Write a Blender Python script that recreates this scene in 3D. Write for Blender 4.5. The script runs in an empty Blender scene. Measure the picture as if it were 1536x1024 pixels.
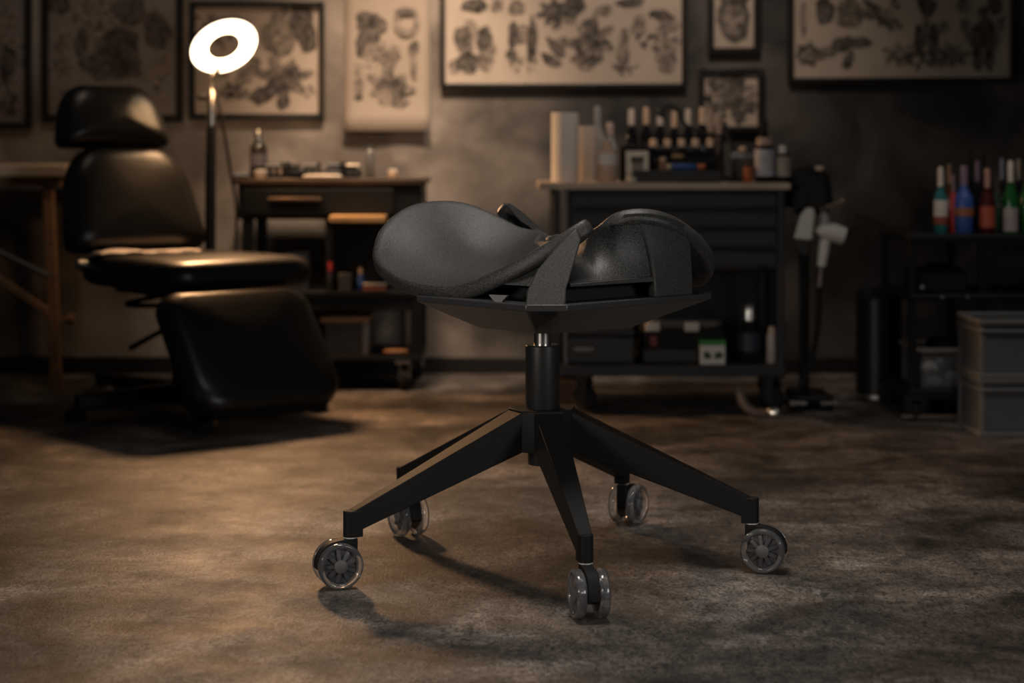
import bpy, bmesh, math, random
import numpy as np
from mathutils import Vector, Matrix
random.seed(7)
PI = math.pi
F, CX, HY, CH = 2760.0, 768.0, 225.0, 0.8      # focal length in px, principal column, horizon row, camera height (m)
SC = bpy.context.scene
COL = SC.collection

def X(px, d): return (px - CX) / F * d
def Z(py, d): return CH - (py - HY) / F * d
def P(px, py, d): return Vector((X(px, d), d, Z(py, d)))

# ------------------------------------------------------------------ materials
MATS = {}
def mat(name, col, rough=.5, metal=0., bump=0., bscale=200., var=0., vscale=8., trans=0., emit=None, estr=0., coat=0., stretch=None, spec=.5, ior=1.45):
    if name in MATS: return MATS[name]
    m = bpy.data.materials.new(name); m.use_nodes = True
    nt = m.node_tree; b = nt.nodes['Principled BSDF']
    b.inputs['Base Color'].default_value = (*col, 1); b.inputs['Roughness'].default_value = rough
    b.inputs['Metallic'].default_value = metal; b.inputs['Transmission Weight'].default_value = trans
    b.inputs['Coat Weight'].default_value = coat; b.inputs['Specular IOR Level'].default_value = spec; b.inputs['IOR'].default_value = ior
    if emit: b.inputs['Emission Color'].default_value = (*emit, 1); b.inputs['Emission Strength'].default_value = estr
    tc = nt.nodes.new('ShaderNodeTexCoord'); src = tc.outputs['Object']
    if stretch:
        mp = nt.nodes.new('ShaderNodeMapping'); mp.inputs['Scale'].default_value = stretch
        nt.links.new(src, mp.inputs[0]); src = mp.outputs[0]
    if var:
        n = nt.nodes.new('ShaderNodeTexNoise'); n.inputs['Scale'].default_value = vscale; n.inputs['Detail'].default_value = 5
        r = nt.nodes.new('ShaderNodeValToRGB')
        r.color_ramp.elements[0].position = .3; r.color_ramp.elements[1].position = .7
        r.color_ramp.elements[0].color = (*[c * (1 - var) for c in col], 1)
        r.color_ramp.elements[1].color = (*[min(1, c * (1 + var)) for c in col], 1)
        nt.links.new(src, n.inputs['Vector']); nt.links.new(n.outputs['Fac'], r.inputs[0]); nt.links.new(r.outputs[0], b.inputs['Base Color'])
    if bump:
        n = nt.nodes.new('ShaderNodeTexNoise'); n.inputs['Scale'].default_value = bscale; n.inputs['Detail'].default_value = 3
        bp = nt.nodes.new('ShaderNodeBump'); bp.inputs['Strength'].default_value = bump; bp.inputs['Distance'].default_value = .002
        nt.links.new(src, n.inputs['Vector']); nt.links.new(n.outputs['Fac'], bp.inputs['Height']); nt.links.new(bp.outputs[0], b.inputs['Normal'])
    MATS[name] = m; return m

def floor_mat():
    m = bpy.data.materials.new('stained_concrete'); m.use_nodes = True; nt = m.node_tree; b = nt.nodes['Principled BSDF']
    tc = nt.nodes.new('ShaderNodeTexCoord')
    def noise(scale, det, st, dist=0.):
        mp = nt.nodes.new('ShaderNodeMapping'); mp.inputs['Scale'].default_value = st
        n = nt.nodes.new('ShaderNodeTexNoise'); n.inputs['Scale'].default_value = scale; n.inputs['Detail'].default_value = det
        n.inputs['Roughness'].default_value = .6; n.inputs['Distortion'].default_value = dist
        nt.links.new(tc.outputs['Object'], mp.inputs[0]); nt.links.new(mp.outputs[0], n.inputs['Vector']); return n
    def ramp(src, stops):
        r = nt.nodes.new('ShaderNodeValToRGB'); e = r.color_ramp.elements
        e[0].position, e[0].color = stops[0][0], (*stops[0][1], 1); e[1].position, e[1].color = stops[-1][0], (*stops[-1][1], 1)
        for p, c in stops[1:-1]:
            k = e.new(p); k.color = (*c, 1)
        nt.links.new(src, r.inputs[0]); return r
    def mixm(a, c, fac, mode='MULTIPLY'):
        x = nt.nodes.new('ShaderNodeMix'); x.data_type = 'RGBA'; x.blend_type = mode; x.inputs['Factor'].default_value = fac
        nt.links.new(a, x.inputs['A']); nt.links.new(c, x.inputs['B']); return x.outputs['Result']
    big = ramp(noise(2.6, 7, (1, 1.3, 1), .6).outputs['Fac'], [(.36, (.031, .0285, .027)), (.5, (.090, .082, .077)), (.64, (.190, .171, .159))])
    mid = ramp(noise(11, 7, (1, .8, 1), .8).outputs['Fac'], [(.3, (.42, .40, .39)), (.7, (1.5, 1.45, 1.4))])
    fine = noise(95, 5, (1, .5, 1), 1.5); fr = ramp(fine.outputs['Fac'], [(.32, (.25, .25, .25)), (.68, (1.8, 1.76, 1.7))])
    c = mixm(mixm(big.outputs[0], mid.outputs[0], .95), fr.outputs[0], .95)
    nt.links.new(c, b.inputs['Base Color'])
    rr = ramp(noise(6, 5, (1, 1, 1)).outputs['Fac'], [(.3, (.50,) * 3), (.7, (.68,) * 3)]); nt.links.new(rr.outputs[0], b.inputs['Roughness'])
    bp = nt.nodes.new('ShaderNodeBump'); bp.inputs['Strength'].default_value = .3; bp.inputs['Distance'].default_value = .003
    nt.links.new(fine.outputs['Fac'], bp.inputs['Height']); nt.links.new(bp.outputs[0], b.inputs['Normal'])
    b.inputs['Specular IOR Level'].default_value = .3
    return m

def wall_mat():
    m = bpy.data.materials.new('mottled_plaster'); m.use_nodes = True; nt = m.node_tree; b = nt.nodes['Principled BSDF']
    tc = nt.nodes.new('ShaderNodeTexCoord')
    def noise(scale, det, dist=0.):
        n = nt.nodes.new('ShaderNodeTexNoise'); n.inputs['Scale'].default_value = scale; n.inputs['Detail'].default_value = det; n.inputs['Distortion'].default_value = dist
        nt.links.new(tc.outputs['Object'], n.inputs['Vector']); return n.outputs['Fac']
    def ramp(src, a, ca, z, cz):
        r = nt.nodes.new('ShaderNodeValToRGB'); e = r.color_ramp.elements
        e[0].position, e[0].color = a, (*ca, 1); e[1].position, e[1].color = z, (*cz, 1); nt.links.new(src, r.inputs[0]); return r.outputs[0]
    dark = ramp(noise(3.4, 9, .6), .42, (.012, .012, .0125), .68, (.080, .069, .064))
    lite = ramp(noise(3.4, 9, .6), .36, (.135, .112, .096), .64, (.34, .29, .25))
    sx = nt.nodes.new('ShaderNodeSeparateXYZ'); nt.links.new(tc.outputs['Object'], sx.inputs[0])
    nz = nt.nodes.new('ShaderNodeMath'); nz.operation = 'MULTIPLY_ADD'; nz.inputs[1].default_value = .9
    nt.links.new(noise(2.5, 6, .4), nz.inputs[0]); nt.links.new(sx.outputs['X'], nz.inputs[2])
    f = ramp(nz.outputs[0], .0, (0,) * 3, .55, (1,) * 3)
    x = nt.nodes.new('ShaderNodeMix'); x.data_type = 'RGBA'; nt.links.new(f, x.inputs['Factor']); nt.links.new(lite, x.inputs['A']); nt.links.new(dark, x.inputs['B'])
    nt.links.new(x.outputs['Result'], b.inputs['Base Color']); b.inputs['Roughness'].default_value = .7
    bp = nt.nodes.new('ShaderNodeBump'); bp.inputs['Strength'].default_value = .25; bp.inputs['Distance'].default_value = .01
    nt.links.new(noise(25, 6), bp.inputs['Height']); nt.links.new(bp.outputs[0], b.inputs['Normal'])
    return m

M_seat = mat('black_textured_shell', (.030, .0295, .029), .46, bump=.36, bscale=480, var=.85, vscale=380, spec=.5)
M_panel = mat('black_textured_panel', (.034, .034, .034), .5, bump=.12, bscale=520, var=.6, vscale=420)
M_tray = mat('satin_black_plate', (.030, .030, .031), .42)
M_pan = mat('matt_grey_pan', (.095, .093, .088), .5)
M_void = mat('flat_black_plastic', (.004, .004, .004), .8)
M_base = mat('black_powder_coat', (.010, .010, .0105), .6, bump=.12, bscale=900, spec=.2)
M_chrome = mat('chrome', (.80, .77, .72), .22, 1.)
M_clear = mat('clear_smoky_plastic', (.72, .73, .76), .07, trans=.93, ior=1.45)
M_hub = mat('dark_grey_hub', (.07, .07, .073), .45)
M_cap = mat('grey_hub_cap', (.11, .11, .115), .5)
M_leather = mat('black_leatherette', (.008, .0078, .0075), .34, bump=.3, bscale=60, spec=.5)
M_steel = mat('black_steel', (.007, .007, .007), .5, spec=.35)
M_dark = mat('dark_grey_plastic', (.03, .03, .032), .55)
M_charc = mat('charcoal_metal', (.020, .020, .021), .45)
M_frame = mat('black_wood_frame', (.010, .009, .009), .4)
M_paper = mat('aged_paper', (.38, .315, .26), .8, var=.10, vscale=6)
M_paper2 = mat('dim_print_paper', (.19, .16, .14), .8, var=.15, vscale=6)
M_paper3 = mat('brown_print_paper', (.40, .325, .265), .8, var=.2, vscale=5)
M_ink = mat('black_ink', (.070, .058, .050), .8, var=.92, vscale=42)
M_ink2 = mat('grey_ink', (.165, .135, .112), .8, var=.75, vscale=48)
M_wood = mat('beech_wood', (.36, .20, .10), .5, var=.25, vscale=6, stretch=(1, 1, 12))
M_woodtop = mat('oak_board', (.62, .48, .34), .5, var=.2, vscale=5, stretch=(1, 10, 10))
M_white = mat('white_paper_towel', (.78, .74, .69), .85, bump=.4, bscale=250)
M_sheet = mat('white_tissue_sheet', (.62, .55, .52), .8)
M_plas = mat('white_plastic', (.62, .59, .55), .4)
M_glassb = mat('black_glass', (.008, .008, .010), .12, coat=.3)
M_tan = mat('tan_plastic', (.62, .44, .31), .5)
M_label = mat('cream_label', (.60, .53, .46), .6, var=.15, vscale=40)
M_clearb = mat('frosted_clear_plastic', (.55, .56, .58), .25, trans=.6)
M_blue = mat('blue_plastic', (.04, .09, .30), .35)
M_orange = mat('orange_plastic', (.50, .13, .03), .4)
M_red = mat('red_plastic', (.42, .035, .03), .4)
M_teal = mat('teal_glass', (.03, .15, .16), .2)
M_green = mat('green_glass', (.01, .09, .02), .2)
M_dkred = mat('dark_red_glass', (.06, .01, .01), .2)
M_mauve = mat('mauve_foil', (.20, .13, .18), .4)
M_grey = mat('grey_crate_plastic', (.20, .20, .20), .5)
M_greyt = mat('smoky_crate_panel', (.30, .31, .32), .3, trans=.55)
M_silver = mat('silver_metal', (.55, .54, .52), .3, 1.)
M_led = mat('ring_light_diffuser', (1, 1, 1), .5, emit=(1, .80, .58), estr=5)
M_navy = mat('navy_board', (.008, .010, .016), .6)

# ------------------------------------------------------------------ mesh helpers
def box(bm, x0, x1, y0, y1, z0, z1):
    v = [bm.verts.new(p) for p in ((x0, y0, z0), (x1, y0, z0), (x1, y1, z0), (x0, y1, z0), (x0, y0, z1), (x1, y0, z1), (x1, y1, z1), (x0, y1, z1))]
    for f in ((3, 2, 1, 0), (4, 5, 6, 7), (0, 1, 5, 4), (1, 2, 6, 5), (2, 3, 7, 6), (3, 0, 4, 7)): bm.faces.new([v[i] for i in f])
def hexa(bm, lo, hi):                            # two quads (lists of 4 points) joined
    a = [bm.verts.new(p) for p in lo]; b = [bm.verts.new(p) for p in hi]; n = len(a)
    bm.faces.new(a[::-1]); bm.faces.new(b)
    for i in range(n): bm.faces.new((a[i], a[(i + 1) % n], b[(i + 1) % n], b[i]))
def frame_of(d):
    d = Vector(d).normalized(); u = d.cross(Vector((0, 0, 1)))
    if u.length < 1e-4: u = Vector((1, 0, 0))
    u.normalize(); return u, d.cross(u).normalized()
def lathe(bm, o, prof, axis=(0, 0, 1), n=24):   # prof: (r, h) along the axis
    o = Vector(o); ax = Vector(axis).normalized(); u, w = frame_of(ax); rings = []
    for r, h in prof:
        if r < 1e-6: rings.append([bm.verts.new(o + ax * h)])
        else: rings.append([bm.verts.new(o + ax * h + (u * math.cos(2 * PI * k / n) + w * math.sin(2 * PI * k / n)) * r) for k in range(n)])
    for A, B in zip(rings, rings[1:]):
        for k in range(n):
            a0, a1 = A[k % len(A)], A[(k + 1) % len(A)]; b0, b1 = B[k % len(B)], B[(k + 1) % len(B)]
            vs = []
            for q in (a0, a1, b1, b0):
                if q not in vs: vs.append(q)
            if len(vs) > 2:
                try: bm.faces.new(vs)
                except ValueError: pass
    closed = abs(prof[0][0] - prof[-1][0]) < 1e-7 and abs(prof[0][1] - prof[-1][1]) < 1e-7
    for R in (() if closed else (rings[0], rings[-1])):
        if len(R) > 2:
            try: bm.faces.new(R)
            except ValueError: pass
def tube(bm, pts, r, n=10):
    pts = [Vector(p) for p in pts]; rr = r if isinstance(r, (list, tuple)) else [r] * len(pts); rings = []
    up = None
    for i, p in enumerate(pts):
        d = (pts[min(i + 1, len(pts) - 1)] - pts[max(i - 1, 0)]).normalized()
        if up is None: u, w = frame_of(d)
        else:
            u = (up - d * up.dot(d)).normalized(); w = d.cross(u)
        up = u
        rings.append([bm.verts.new(p + (u * math.cos(2 * PI * k / n) + w * math.sin(2 * PI * k / n)) * rr[i]) for k in range(n)])
    for A, B in zip(rings, rings[1:]):
        for k in range(n): bm.faces.new((A[k], A[(k + 1) % n], B[(k + 1) % n], B[k]))
    bm.faces.new(rings[0][::-1]); bm.faces.new(rings[-1])
def curve(pts, n=8):                              # Catmull-Rom through the points
    pts = [Vector(p) for p in pts]; q = [pts[0] * 2 - pts[1]] + pts + [pts[-1] * 2 - pts[-2]]; out = []
    for i in range(1, len(q) - 2):
        for k in range(n):
            t = k / n
            out.append(.5 * (2 * q[i] + (q[i + 1] - q[i - 1]) * t + (2 * q[i - 1] - 5 * q[i] + 4 * q[i + 1] - q[i + 2]) * t * t + (3 * q[i] - q[i - 1] - 3 * q[i + 1] + q[i + 2]) * t ** 3))
    return out + [pts[-1]]
def ball(bm, c, r, sx=1, sy=1, sz=1, n=14):
    prof = [(r * math.sin(PI * k / 8), -r * math.cos(PI * k / 8)) for k in range(9)]
    s = len(bm.verts); lathe(bm, (0, 0, 0), prof, n=n); bm.verts.ensure_lookup_table()
    for v in bm.verts[s:]: v.co = Vector((v.co.x * sx, v.co.y * sy, v.co.z * sz)) + Vector(c)

def obj(name, bm, m, parent=None, bevel=0., smooth=True, angle=40, seg=2, origin=None, sub=0):
    off = Vector(origin) if origin is not None else (parent['_o'] if parent is not None else Vector())
    off = Vector(off)
    for v in bm.verts: v.co -= off
    bmesh.ops.recalc_face_normals(bm, faces=bm.faces)
    me = bpy.data.meshes.new(name); bm.to_mesh(me); bm.free()
    ms = m if isinstance(m, (list, tuple)) else [m]
    for k in ms: me.materials.append(k)
    if smooth:
        me.polygons.foreach_set('use_smooth', [True] * len(me.polygons)); me.set_sharp_from_angle(angle=math.radians(angle))
    o = bpy.data.objects.new(name, me); COL.objects.link(o)
    if parent is not None: o.parent = parent
    else: o.location = off
    o['_o'] = tuple(off)
    if bevel:
        b = o.modifiers.new('edge', 'BEVEL'); b.width = bevel; b.segments = seg; b.limit_method = 'ANGLE'; b.angle_limit = math.radians(35)
    if sub:
        s = o.modifiers.new('sub', 'SUBSURF'); s.levels = s.render_levels = sub
    return o
def BM(): return bmesh.new()
def tag(o, label, cat, group=None):
    o['label'] = label; o['category'] = cat
    if group: o['group'] = group
    return o
def thing(name, label, cat, loc=(0, 0, 0), group=None):
    o = bpy.data.objects.new(name, None); COL.objects.link(o); o.location = loc; o.empty_display_size = .05; o['_o'] = tuple(loc)
    return tag(o, label, cat, group)
def struct(name, bm, m, **k):
    o = obj(name, bm, m, **k); o['kind'] = 'structure'; return o
def dup(root, dloc, label=None, group=None):
    r = root.copy(); COL.objects.link(r); r.location = Vector(root.location) + Vector(dloc)
    if label: r['label'] = label
    if group: r['group'] = group
    for ch in list(root.children):
        c = ch.copy(); COL.objects.link(c); c.parent = r
        for g in list(ch.children):
            d = g.copy(); COL.objects.link(d); d.parent = c
    return r

def pad(bm, outline, o, u, v, n, t, r, dome=0., rings=6):
    """upholstered pad: outline (list of 2-D points) in the plane o,u,v; thickness t along n; edge radius r; domed faces"""
    o, u, v, n = Vector(o), Vector(u).normalized(), Vector(v).normalized(), Vector(n).normalized()
    N = len(outline); cx = sum(p[0] for p in outline) / N; cy = sum(p[1] for p in outline) / N
    rad = min(math.hypot(p[0] - cx, p[1] - cy) for p in outline)
    def ring(k, h): return [bm.verts.new(o + u * (cx + (p[0] - cx) * k) + v * (cy + (p[1] - cy) * k) + n * h) for p in outline]
    R = []
    for i in range(6, 0, -1): R.append(ring((1 - r / rad) * i / 6.5 if i < 6 else 1 - r / rad, -t / 2 - dome * (1 - (i / 6.5) ** 2)))
    R = R[::-1]
    for k in range(1, 8):
        a = -PI / 2 + PI * k / 8; R.append(ring(1 - r / rad * (1 - math.cos(a)), math.sin(a) * t / 2))
    for i in range(6, 0, -1): R.append(ring((1 - r / rad) * i / 6.5 if i < 6 else 1 - r / rad, t / 2 + dome * (1 - (i / 6.5) ** 2)))
    for A, B in zip(R, R[1:]):
        for k in range(N): bm.faces.new((A[k], A[(k + 1) % N], B[(k + 1) % N], B[k]))
    bm.faces.new(R[0][::-1]); bm.faces.new(R[-1])
def rrect(w, h, r, n=6, top=None):                # rounded rectangle centred on the origin; top = narrower width at +v
    pts = []
    for qx, qy, a0 in ((1, 1, 0), (-1, 1, 90), (-1, -1, 180), (1, -1, 270)):
        rr = r[0] if (isinstance(r, tuple) and qy > 0) else (r[1] if isinstance(r, tuple) else r)
        for k in range(n + 1):
            a = math.radians(a0 + 90 * k / n); pts.append((qx * (w / 2 - rr) + rr * math.cos(a), qy * (h / 2 - rr) + rr * math.sin(a)))
    # extra points along the long sides
    out = []
    for i, p in enumerate(pts):
        q = pts[(i + 1) % len(pts)]; out.append(p); L = math.hypot(q[0] - p[0], q[1] - p[1]); m = int(L / .04)
        for j in range(1, m): out.append((p[0] + (q[0] - p[0]) * j / m, p[1] + (q[1] - p[1]) * j / m))
    if top: out = [(x * (1 + (top / w - 1) * (y + h / 2) / h), y) for x, y in out]
    return out

# ================================================================== CAMERA
cam = bpy.data.cameras.new('camera'); co = bpy.data.objects.new('camera', cam); COL.objects.link(co)
co.location = (0, 0, CH); co.rotation_euler = (PI / 2, 0, 0)
cam.sensor_width = 36; cam.lens = F / 1536 * 36; cam.shift_y = -(512 - HY) / 1536
cam.dof.use_dof = True; cam.dof.focus_distance = 3.36; cam.dof.aperture_fstop = 2.6; cam.clip_end = 60
SC.camera = co

# ================================================================== ROOM
WD = 6.6
bm = BM(); v = [bm.verts.new(p) for p in ((-6, -1.5, 0), (6, -1.5, 0), (6, WD, 0), (-6, WD, 0))]; bm.faces.new(v); struct('floor', bm, floor_mat())
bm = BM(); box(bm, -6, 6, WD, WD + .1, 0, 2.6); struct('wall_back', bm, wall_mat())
bm = BM(); box(bm, -6, 6, WD - .014, WD, 0, .06); struct('baseboard_back', bm, mat('black_baseboard', (.012, .011, .011), .5), bevel=.004)

# ================================================================== PICTURES ON THE WALL
def blob(bm, cx, cz, rx, rz, y, n=26, jag=.25, seed=0, rot=0., lob=0, lamp=0.):
    rnd = random.Random(seed); ph = [rnd.uniform(0, 2 * PI) for _ in range(5)]
    vs = []
    for k in range(n):
        a = 2 * PI * k / n; q = 1 + jag * (.5 * math.sin(2 * a + ph[0]) + .4 * math.sin(3 * a + ph[1]) + .35 * math.sin(5 * a + ph[2]) + .25 * math.sin(8 * a + ph[3])) * .8
        if lob: q *= 1 + lamp * math.cos(lob * a + ph[4])
        x, z = rx * q * math.cos(a), rz * q * math.sin(a)
        vs.append(bm.verts.new((cx + x * math.cos(rot) - z * math.sin(rot), y, cz + x * math.sin(rot) + z * math.cos(rot))))
    bm.faces.new(vs)
def ringm(bm, cx, cz, rx, rz, t, y, n=28):
    a = []; b = []
    for k in range(n):
        c, s = math.cos(2 * PI * k / n), math.sin(2 * PI * k / n)
        a.append(bm.verts.new((cx + rx * c, y, cz + rz * s))); b.append(bm.verts.new((cx + rx * (1 - t) * c, y, cz + rz * (1 - t) * s)))
    for k in range(n): bm.faces.new((a[k], a[(k + 1) % n], b[(k + 1) % n], b[k]))
def picture(name, label, cat, x0, x1, y0, y1, fw, marks, depth=.03, group=None, paper=M_paper):
    """pixel rectangle of the outer edge (x0..x1, y0..y1), frame width fw (px); marks drawn on the print"""
    d = WD - depth; xa, xb, za, zb = X(x0, d), X(x1, d), Z(y1, d), Z(y0, d); w = fw / F * d
    t = thing(name, label, cat, ((xa + xb) / 2, WD, za), group)
    if fw:
        bm = BM()
        box(bm, xa, xa + w, d, WD, za, zb); box(bm, xb - w, xb, d, WD, za, zb); box(bm, xa + w, xb - w, d, WD, za, za + w); box(bm, xa + w, xb - w, d, WD, zb - w, zb)
        obj('frame', bm, M_frame, t, bevel=.003)
    yp = WD - (.012 if fw else .004)
    if fw:
        bm = BM(); box(bm, xa + w, xb - w, yp, WD, za + w, zb - w); obj('print', bm, paper, t)
    else:                                           # hanging sheet whose lower edge curls off the wall
        bm = BM(); rows = []
        for k in range(13):
            s = k / 12; off = .006 + .03 * max(0, 1 - s * 5) ** 2
            rows.append([bm.verts.new((xa + (xb - xa) * q, WD - off - .004 * math.sin(q * 7), za + (zb - za) * s)) for q in [i / 8 for i in range(9)]])
        for A, B in zip(rows, rows[1:]):
            for i in range(8): bm.faces.new((A[i], A[i + 1], B[i + 1], B[i]))
        o = obj('print', bm, paper, t); s = o.modifiers.new('thick', 'SOLIDIFY'); s.thickness = .002
        yp = WD - .012
    for tone, m in ((0, M_ink2), (1, M_ink)):
        bm = BM(); k = 0
        for mk in marks:
            if mk[0] != tone: continue
            k += 1; kind = mk[1]; c = [X(mk[2], yp), Z(mk[3], yp)]; rx, rz = mk[4] / F * yp, mk[5] / F * yp; rot = mk[6] if len(mk) > 6 else 0
            y = yp - .0012 - .0012 * tone - .00003 * k
            if kind == 'b': blob(bm, c[0], c[1], rx, rz, y, seed=mk[2] * 7 + mk[3], rot=rot)
            elif kind == 'f': blob(bm, c[0], c[1], rx, rz, y, seed=mk[2], rot=rot, lob=7, lamp=.28, n=56, jag=.15)
            elif kind == 'r': ringm(bm, c[0], c[1], rx, rz, mk[7] if len(mk) > 7 else .35, y)
            elif kind == 's':                        # a spray of small marks
                rnd = random.Random(mk[2] * 3 + mk[3])
                for j in range(int(mk[7]) if len(mk) > 7 else 12):
                    a, q = rnd.uniform(0, 2 * PI), rnd.uniform(.2, 1)
                    blob(bm, c[0] + rx * q * math.cos(a), c[1] + rz * q * math.sin(a), rx * rnd.uniform(.12, .3), rz * rnd.uniform(.1, .28), y - .00001 * j, n=14, seed=j + mk[2], rot=rnd.uniform(0, 3))
        if k: obj('ink_drawing', bm, m, t, smooth=False)
        else: bm.free()
    return t

G = 'framed ink prints on the back wall'
picture('framed_print', 'tall black-framed ink print at the far left edge of the photo', 'picture', -75, 46, -150, 192, 9,
        [(0, 's', 10, 80, 28, 70, 0, 22), (1, 'b', 12, 95, 14, 26), (1, 's', 8, 150, 20, 26, 0, 12), (0, 'f', 12, 160, 14, 14), (1, 'b', -30, 60, 24, 40), (0, 'b', 8, 30, 18, 16), (0, 'b', -30, 140, 22, 30)], group=G, paper=M_paper2)
picture('framed_print', 'large dark framed ink print behind the black headrest of the treatment chair', 'picture', 62, 274, -150, 182, 10,
        [(0, 'b', 150, 30, 40, 40), (1, 'b', 180, 75, 34, 34, .4), (1, 'b', 165, 100, 44, 22), (1, 'b', 195, 14, 30, 22, -.6), (0, 'b', 92, 60, 14, 16), (1, 'b', 122, 64, 11, 22), (0, 'f', 93, 100, 16, 17), (1, 'b', 235, 45, 20, 30, .5),
         (0, 's', 240, 130, 16, 28, 0, 14), (0, 's', 95, 135, 20, 14, 0, 8), (1, 'b', 88, 5, 16, 18), (0, 's', 210, 120, 30, 16, 0, 9), (0, 'b', 245, 90, 12, 18), (1, 'b', 100, -70, 26, 30), (0, 'f', 190, -80, 40, 40)], group=G, paper=M_paper2)
picture('framed_print', 'framed ink print with dark smoke motif directly behind the glowing ring lamp', 'picture', 284, 486, 2, 178, 8,
        [(1, 'b', 455, 40, 20, 36, .2), (0, 'b', 420, 50, 26, 40), (1, 'b', 425, 122, 36, 14, .6), (1, 'b', 395, 142, 22, 12, .5), (0, 'f', 425, 118, 34, 28), (1, 'b', 425, 150, 9, 16), (0, 's', 350, 120, 34, 34, 0, 14), (0, 'b', 380, 100, 12, 14), (0, 's', 462, 140, 12, 14, 0, 9), (0, 's', 320, 40, 34, 30, 0, 12), (0, 'b', 340, 138, 12, 9)], group=G, paper=M_paper3)
picture('hanging_poster', 'unframed pale poster of tattoo drawings with a curled lower edge', 'poster', 516, 644, -110, 197, 0,
        [(1, 'b', 556, 36, 22, 20), (1, 'b', 542, 66, 9, 18), (0, 'b', 557, 72, 20, 20), (1, 'b', 560, 56, 10, 10), (0, 'r', 610, 32, 20, 23, 0, .42), (1, 'b', 607, 18, 14, 6), (1, 'b', 621, 70, 8, 9), (0, 'b', 620, 92, 5, 26), (0, 's', 587, 82, 20, 20, 0, 16), (0, 'b', 538, 124, 8, 24), (1, 'b', 538, 147, 6, 5),
         (0, 'f', 584, 132, 30, 26), (1, 's', 584, 135, 26, 26, 0, 12), (0, 'b', 598, 152, 14, 10), (0, 'b', 541, 172, 11, 11), (0, 's', 545, 102, 14, 10, 0, 6), (0, 'f', 570, -40, 34, 30)], paper=mat('buff_paper', (.30, .245, .20), .8, var=.08, vscale=6))
picture('framed_print', 'widest black-framed sheet of tattoo flash, above the paper towel roll', 'picture', 660, 1030, -150, 132, 7,
        [(1, 'b', 712, 8, 18, 12), (0, 'b', 745, 8, 10, 12), (0, 'b', 775, 12, 14, 11), (1, 'b', 695, 56, 13, 18), (1, 'b', 727, 58, 13, 17), (1, 'b', 700, 92, 16, 15, .3), (0, 'b', 725, 92, 16, 14), (0, 's', 712, 70, 30, 40, 0, 22), (1, 'b', 705, 104, 10, 7), (0, 'b', 682, 100, 10, 10),
         (1, 'b', 770, 52, 8, 22), (1, 'b', 798, 60, 8, 34), (0, 'b', 785, 52, 16, 14), (0, 's', 785, 92, 20, 18, 0, 12), (1, 'b', 768, 84, 9, 10), (1, 'f', 830, 18, 20, 18), (1, 'b', 862, 8, 17, 15), (0, 'b', 850, 20, 16, 16), (0, 'b', 834, 38, 6, 7),
         (1, 'b', 834, 72, 18, 8, -.8), (1, 'b', 826, 90, 18, 7, -.6), (0, 'b', 842, 66, 12, 10), (0, 'f', 888, 62, 28, 30), (1, 's', 882, 66, 28, 34, 0, 16), (0, 'b', 872, 94, 16, 10, -.5), (0, 'b', 935, 75, 9, 32), (0, 'b', 958, 40, 12, 16), (1, 's', 965, 55, 20, 14, 0, 9), (0, 's', 1000, 50, 22, 36, 0, 18), (1, 'b', 990, 22, 16, 8), (0, 'b', 1000, 85, 18, 18),
         (1, 'b', 945, 4, 22, 7), (0, 'b', 905, 16, 14, 8), (1, 's', 935, 104, 24, 7, 0, 10), (0, 'b', 1000, 104, 12, 6), (0, 'f', 760, -60, 40, 30), (0, 'f', 920, -60, 40, 30)], group=G)
picture('framed_print', 'small framed portrait print hung above another small frame', 'picture', 1062, 1140, -28, 80, 9,
        [(0, 'b', 1101, 30, 24, 34), (1, 'r', 1101, 28, 23, 35, 0, .28), (1, 'b', 1103, 22, 6, 4), (1, 'b', 1110, 38, 5, 4), (1, 'b', 1101, 0, 20, 8)], group=G)
picture('framed_print', 'small black-framed busy ink print, just above the dark bottles on the trolley', 'picture', 1048, 1146, 102, 198, 9,
        [(0, 's', 1096, 145, 36, 34, 0, 40), (0, 'f', 1097, 130, 18, 14), (1, 's', 1096, 150, 34, 34, 0, 26), (0, 'r', 1097, 118, 20, 16, 0, .3), (1, 'b', 1095, 152, 5, 4)], group=G)
picture('framed_print', 'wide framed sheet of tattoo figures at upper right above the bare dark wall', 'picture', 1182, 1524, -150, 124, 8,
        [(0, 'b', 1205, 30, 5, 26), (1, 'b', 1237, 15, 14, 22, .3), (0, 'b', 1275, 20, 24, 22), (0, 'b', 1325, 24, 30, 12, -.6), (1, 's', 1320, 20, 34, 24, 0, 14), (1, 'b', 1265, 66, 18, 12, .3), (1, 'b', 1290, 64, 18, 8, .2), (0, 'f', 1213, 82, 18, 16), (1, 'r', 1212, 82, 17, 15, 0, .3), (1, 'b', 1272, 90, 7, 16, -.5), (0, 'b', 1240, 78, 16, 9),
         (1, 'b', 1390, 8, 14, 16), (0, 'b', 1388, 40, 6, 34), (1, 'b', 1378, 60, 7, 24), (1, 'b', 1400, 62, 8, 26), (0, 'f', 1352, 82, 22, 16), (0, 'f', 1428, 82, 24, 16), (1, 's', 1390, 88, 56, 12, 0, 22), (0, 'b', 1415, 42, 9, 10), (1, 'b', 1475, 50, 20, 22), (0, 'b', 1450, 40, 9, 14, .4), (0, 'b', 1498, 40, 9, 16, -.4), (1, 'b', 1466, 88, 8, 18), (1, 'b', 1484, 86, 8, 20), (1, 'b', 1474, 18, 8, 8), (0, 'b', 1445, 8, 10, 14), (1, 'b', 1492, 8, 12, 14), (0, 'b', 1475, 62, 24, 26)], group=G)

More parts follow.
